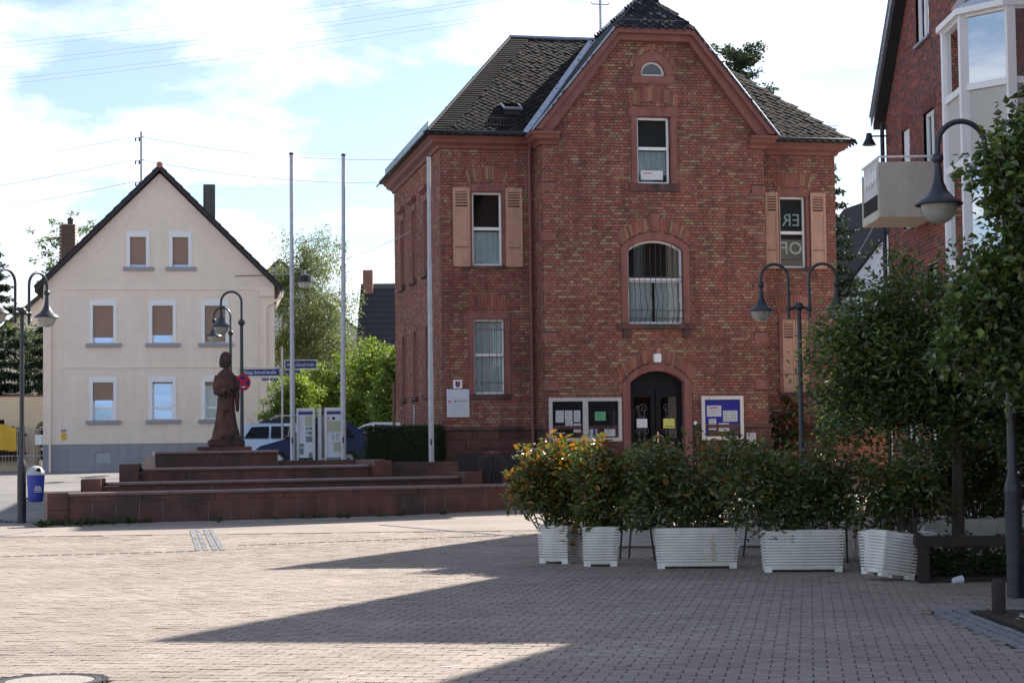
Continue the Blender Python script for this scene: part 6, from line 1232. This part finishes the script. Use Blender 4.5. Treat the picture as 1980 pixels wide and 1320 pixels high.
# tree beds
tb = thing('timber_bed_frame', 'dark timber frame round the tree bed beside the leaning planter', 'frame', (4.5, 21.0, 0), R(-8)); m = MB(); m.box(0, 1.6, -.06, .06, .40, .52); m.build('top_rail', 'timber', tb, bevel=.01)
for x in (.02, 1.48): MB().box(x, x+.13, -.065, .065, 0, .40).build('post', 'timber', tb, bevel=.01)
MB().box(0, .12, .06, 1.6, .40, .52).build('side_rail', 'timber', tb, bevel=.01)
bs = MB(); bs.box(4.55, 6.6, 21.0, 24.4, -.02, .03); bs.box(4.24, 6.5, 13.6, 17.32, -.02, .025); bs.build('tree_bed_soil', 'soil', None, label='bare soil of the tree beds', kind='structure')
for (x, y, ells, seed, lab) in ((5.5, 21.6, [(0, 0, .22, .85, .4, .3), (-.5, .2, .2, .4, .4, .3)], 81, 'low dark ground cover under the timber rail'), (5.3, 16.9, [(.2, .3, .2, .5, .5, .22)], 82, 'low dark ground cover beside the bollard')):
    t = thing('ground_cover', lab, 'plant', (x, y, .02)); P, q = blob_points(ells, 150, seed, .2); V, F, K = leaf_cloud(P, .12, 16, .07, DGREEN, (.055, .06, .02), .3, .8, seed); npmesh('foliage', V, F, 'leaf', K, t)
bo = thing('bollard', 'short dark timber bollard at the edge of the near tree bed', 'bollard', (4.36, 16.9, 0)); MB().lathe([(.062, 0), (.062, .30), (.05, .33), (.01, .34)], n=14).build('post', 'timber', bo, smooth=True)
lg = thing('timber_log', 'dark timber edging log in the near tree bed', 'edging', (4.75, 16.55, .0), R(-10)); MB().box(0, 1.3, -.1, .1, 0, .17).build('log', 'timber', lg, bevel=.02)
pb = thing('power_box', 'black power box with pale label at the foot of the right lamp post', 'box', (5.16, 18.75, 0)); MB().box(-.0, .30, -.12, .12, 0, .36).build('housing', 'black', pb, bevel=.012); MB().box(.03, .10, -.128, -.121, .20, .27).build('label_plate', 'yellow', pb)
cp_ = thing('paper_cup', 'crushed pale paper cup lying by the tree bed', 'litter', (4.93, 20.85, .035), R(15)); o = MB().lathe([(.035, -.055), (.05, .055)], n=14).build('cup', 'lav', cp_); o.rotation_euler = (0, R(82), 0)
lt_ = thing('crumpled_wrapper', 'crumpled white and red wrapper beside the bollard', 'litter', (4.48, 16.45, .03)); m = MB(); rd = random.Random(2); vs = [(rd.uniform(-.07, .07), rd.uniform(-.05, .05), rd.uniform(0, .05)) for _ in range(9)]; m.add(vs, [(0, 1, 2), (2, 3, 4), (4, 5, 6), (6, 7, 8), (1, 3, 5), (0, 4, 8), (2, 5, 7)]); m.build('wrapper', 'paper', lt_)
dl = thing('dead_leaves', 'scattered dead leaves and grit lying on the near tree bed', 'debris', (4.3, 14.0, .027), kind='stuff'); P = np.random.default_rng(5).random((420, 3))*np.array([2.0, 3.2, .012]); V, F, K = leaf_cloud(P, .01, 1, .06, (.16, .10, .05), (.28, .2, .12), .4, .2, 6, 'leaf', up=2.0); npmesh('litter', V, F, 'leaf', K, dl, kind='stuff')
# bits on the paving
pd = MB(); rd = random.Random(12)
for k in range(60):
    y = rd.uniform(12.8, 30); x = rd.uniform(-.25, .25)*y; s = rd.uniform(.006, .018); pd.add([(x-s, y-s*.5, .004), (x+s, y-s*.7, .006), (x+s*.6, y+s, .008), (x-s*.8, y+s*.7, .004)], [(0, 1, 2, 3)])
pd.build('paving_grit', 'soil', None, label='scattered crumbs and grit on the paving', kind='stuff', fix=False)
gw = thing('weeds', 'tufts of weed at the foot of the fountain wall', 'grass', (0, 0, 0), kind='stuff'); P = []
r = np.random.default_rng(9)
for k in range(46):
    u = abs(r.normal(.9, 1.2)) if k < 34 else r.random()*10; p = FM @ Vector((u-.2, -.30+r.random()*.1, .0)); P.append((p.x, p.y, .03))
V, F, K = leaf_cloud(P, .10, 16, .13, (.05, .075, .025), (.09, .09, .04), .3, .5, 9, 'leaf', -1.0); npmesh('tufts', V, F, 'leaf', K, gw, kind='stuff')
# climbing plant with red autumn leaves at the building corner
cl = thing('climbing_vine', 'climbing vine with red and orange leaves at the bay corner', 'plant', tuple(BLOC @ Vector((9.3, -.9, .4)))); P, q = blob_points([(0, 0, .9, .55, .35, .9), (.3, .1, 1.7, .4, .3, .7)], 150, 91, .3); V, F, K = leaf_cloud(P, .16, 18, .11, DGREEN, (.26, .065, .03), .32, .9, 92, 'broad'); npmesh('foliage', V, F, 'leaf', K, cl)
tree('yard_shrub', 'dark tall shrub beside the right wing of the brick building', tuple(BLOC @ Vector((11.0, -1.6, .4))), [(0, 0, 1.9, .9, .7, 1.6), (.6, 0, 1.2, .9, .7, 1.2)], 200, 24, .28, .12, DGREEN, GREEN, .35, .05, 1.0, 93, twigs=30, cat='bush', trunk_top=1.6)
# low sunlit brick wall beyond
sw = thing('garden_wall', 'low sunlit orange brick wall beyond the shrubs', 'wall', (9.2, 49.0, gz(0, 49)), R(-66)); w = MB(); w.box(-1.2, 1.2, 0, .25, 0, 1.5); wo_ = w.build('wall', 'clinker_mortar', sw); rd = random.Random(4); bb = MB()
for b in brick_list(0, 1.5, lambda z: (-1.2, 1.2), [], seed=77): bb.box(b[0], b[1], .25, .262, b[2], b[3], pal(rd, [(1.0, (.42, .12, .05))])); bb.box(b[0], b[1], -.012, 0, b[2], b[3], pal(rd, [(1.0, (.42, .12, .05))]))
bb.build('bricks', 'clinker', wo_, kind='stuff')
# near trees on the right
tree('plane_tree', 'dark leafy tree with slim trunk rising from the timber bed', (5.55, 23.4, 0), [(-.75, 0, 2.9, 1.0, 1.0, 1.05), (.3, 0, 3.05, 1.4, 1.2, 1.08), (-.3, 0, 2.15, 1.45, 1.2, .72), (1.3, 0, 2.6, 1.2, 1.1, 1.2), (-1.2, 0, 2.6, .62, .8, .8), (.2, .3, 1.95, 1.3, .8, .45), (-1.0, .2, 1.95, .8, .7, .45), (1.2, .4, 1.7, .9, .7, .5)], 1250, 32, .29, .088, (.058, .094, .028), (.12, .165, .038), .3, .085, 1.55, 101, twigs=110, shell=.05, leafmat='leaf_gloss', trunk_top=2.2, flat=.75, cat='tree', cvar=.4)
tree('maple_tree', 'nearest leafy tree overhanging the right edge and lamp', (5.42, 18.25, 0), [(-.2, 0, 3.0, 1.05, .7, .95), (.05, -.1, 3.95, .88, .6, 1.05), (.25, 0, 4.75, .6, .5, .5), (-.55, 0, 2.5, .85, .7, .5), (-.45, -.1, 4.2, .5, .5, .5), (.4, 0, 2.5, 1.0, .8, .6)], 1050, 32, .24, .09, (.055, .090, .026), (.11, .155, .036), .3, .09, 1.9, 103, twigs=120, shell=.1, leafmat='leaf_gloss', trunk_top=2.4, flat=.75, cat='tree', shape='broad', cvar=.4)
tree('side_shrub', 'tall dark shrub before the white bay at ground level', (7.2, 26.8, 0), [(0, 0, 1.3, .55, .5, 1.1), (-.5, 0, 1.0, .5, .5, .8)], 150, 24, .24, .10, DGREEN, (.05, .08, .02), .3, .04, .8, 104, twigs=25, cat='bush', trunk_top=1.2)

# ================================================================ overhead wires
for k, (zl, zr) in enumerate(((33.3, 41.9), (31.6, 40.8), (30.2, 39.4))):
    for s_ in (0, 1): wire((-54, 150, zl+s_*.42), (17.7, 150, zr+s_*.30), .9, ('highest', 'second', 'third')[k]+(' pair of sky cables, upper strand' if s_ else ' pair of sky cables, lower strand'), .012)
nm = ('lowest', 'second lowest', 'third lowest', 'third highest', 'second highest', 'highest')
for k, (zl, zr) in enumerate(((38.12, 26.83), (38.96, 25.72), (39.88, 26.01), (40.51, 26.33), (40.84, 28.65), (41.25, 29.33))): wire((7.1, 150, zl), (46.8, 150, zr), .5, nm[k]+' of the parallel cables above the right roof', .011)
for k, (z0, z1) in enumerate(((13.75, 13.0), (12.85, 11.7), (12.0, 10.6))):
    wire((-14.6, 72, z0), (-40, 82, z1), .5, ('top', 'middle', 'bottom')[k]+' wire running left from the roof mast', .010)
    if k < 2: wire((-14.4, 72, z0), (2.0, 70, z0-.9), .7, ('top', 'lower')[k]+' wire running right from the roof mast', .010)
wire((-6.89, 62.0, 7.5), (-8.7, 67.5, 7.9), .05, 'thin wire from the cream house to the road light', .008)
wire((-3.0, 55.5, 8.0), (-6.89, 62.0, 7.5), .12, 'thin wire from the brick wall to the road light', .008)
wire((8.9, 42.5, 7.7), (9.9, 53, 6.9), .1, 'thin wire between the two brick buildings', .008)
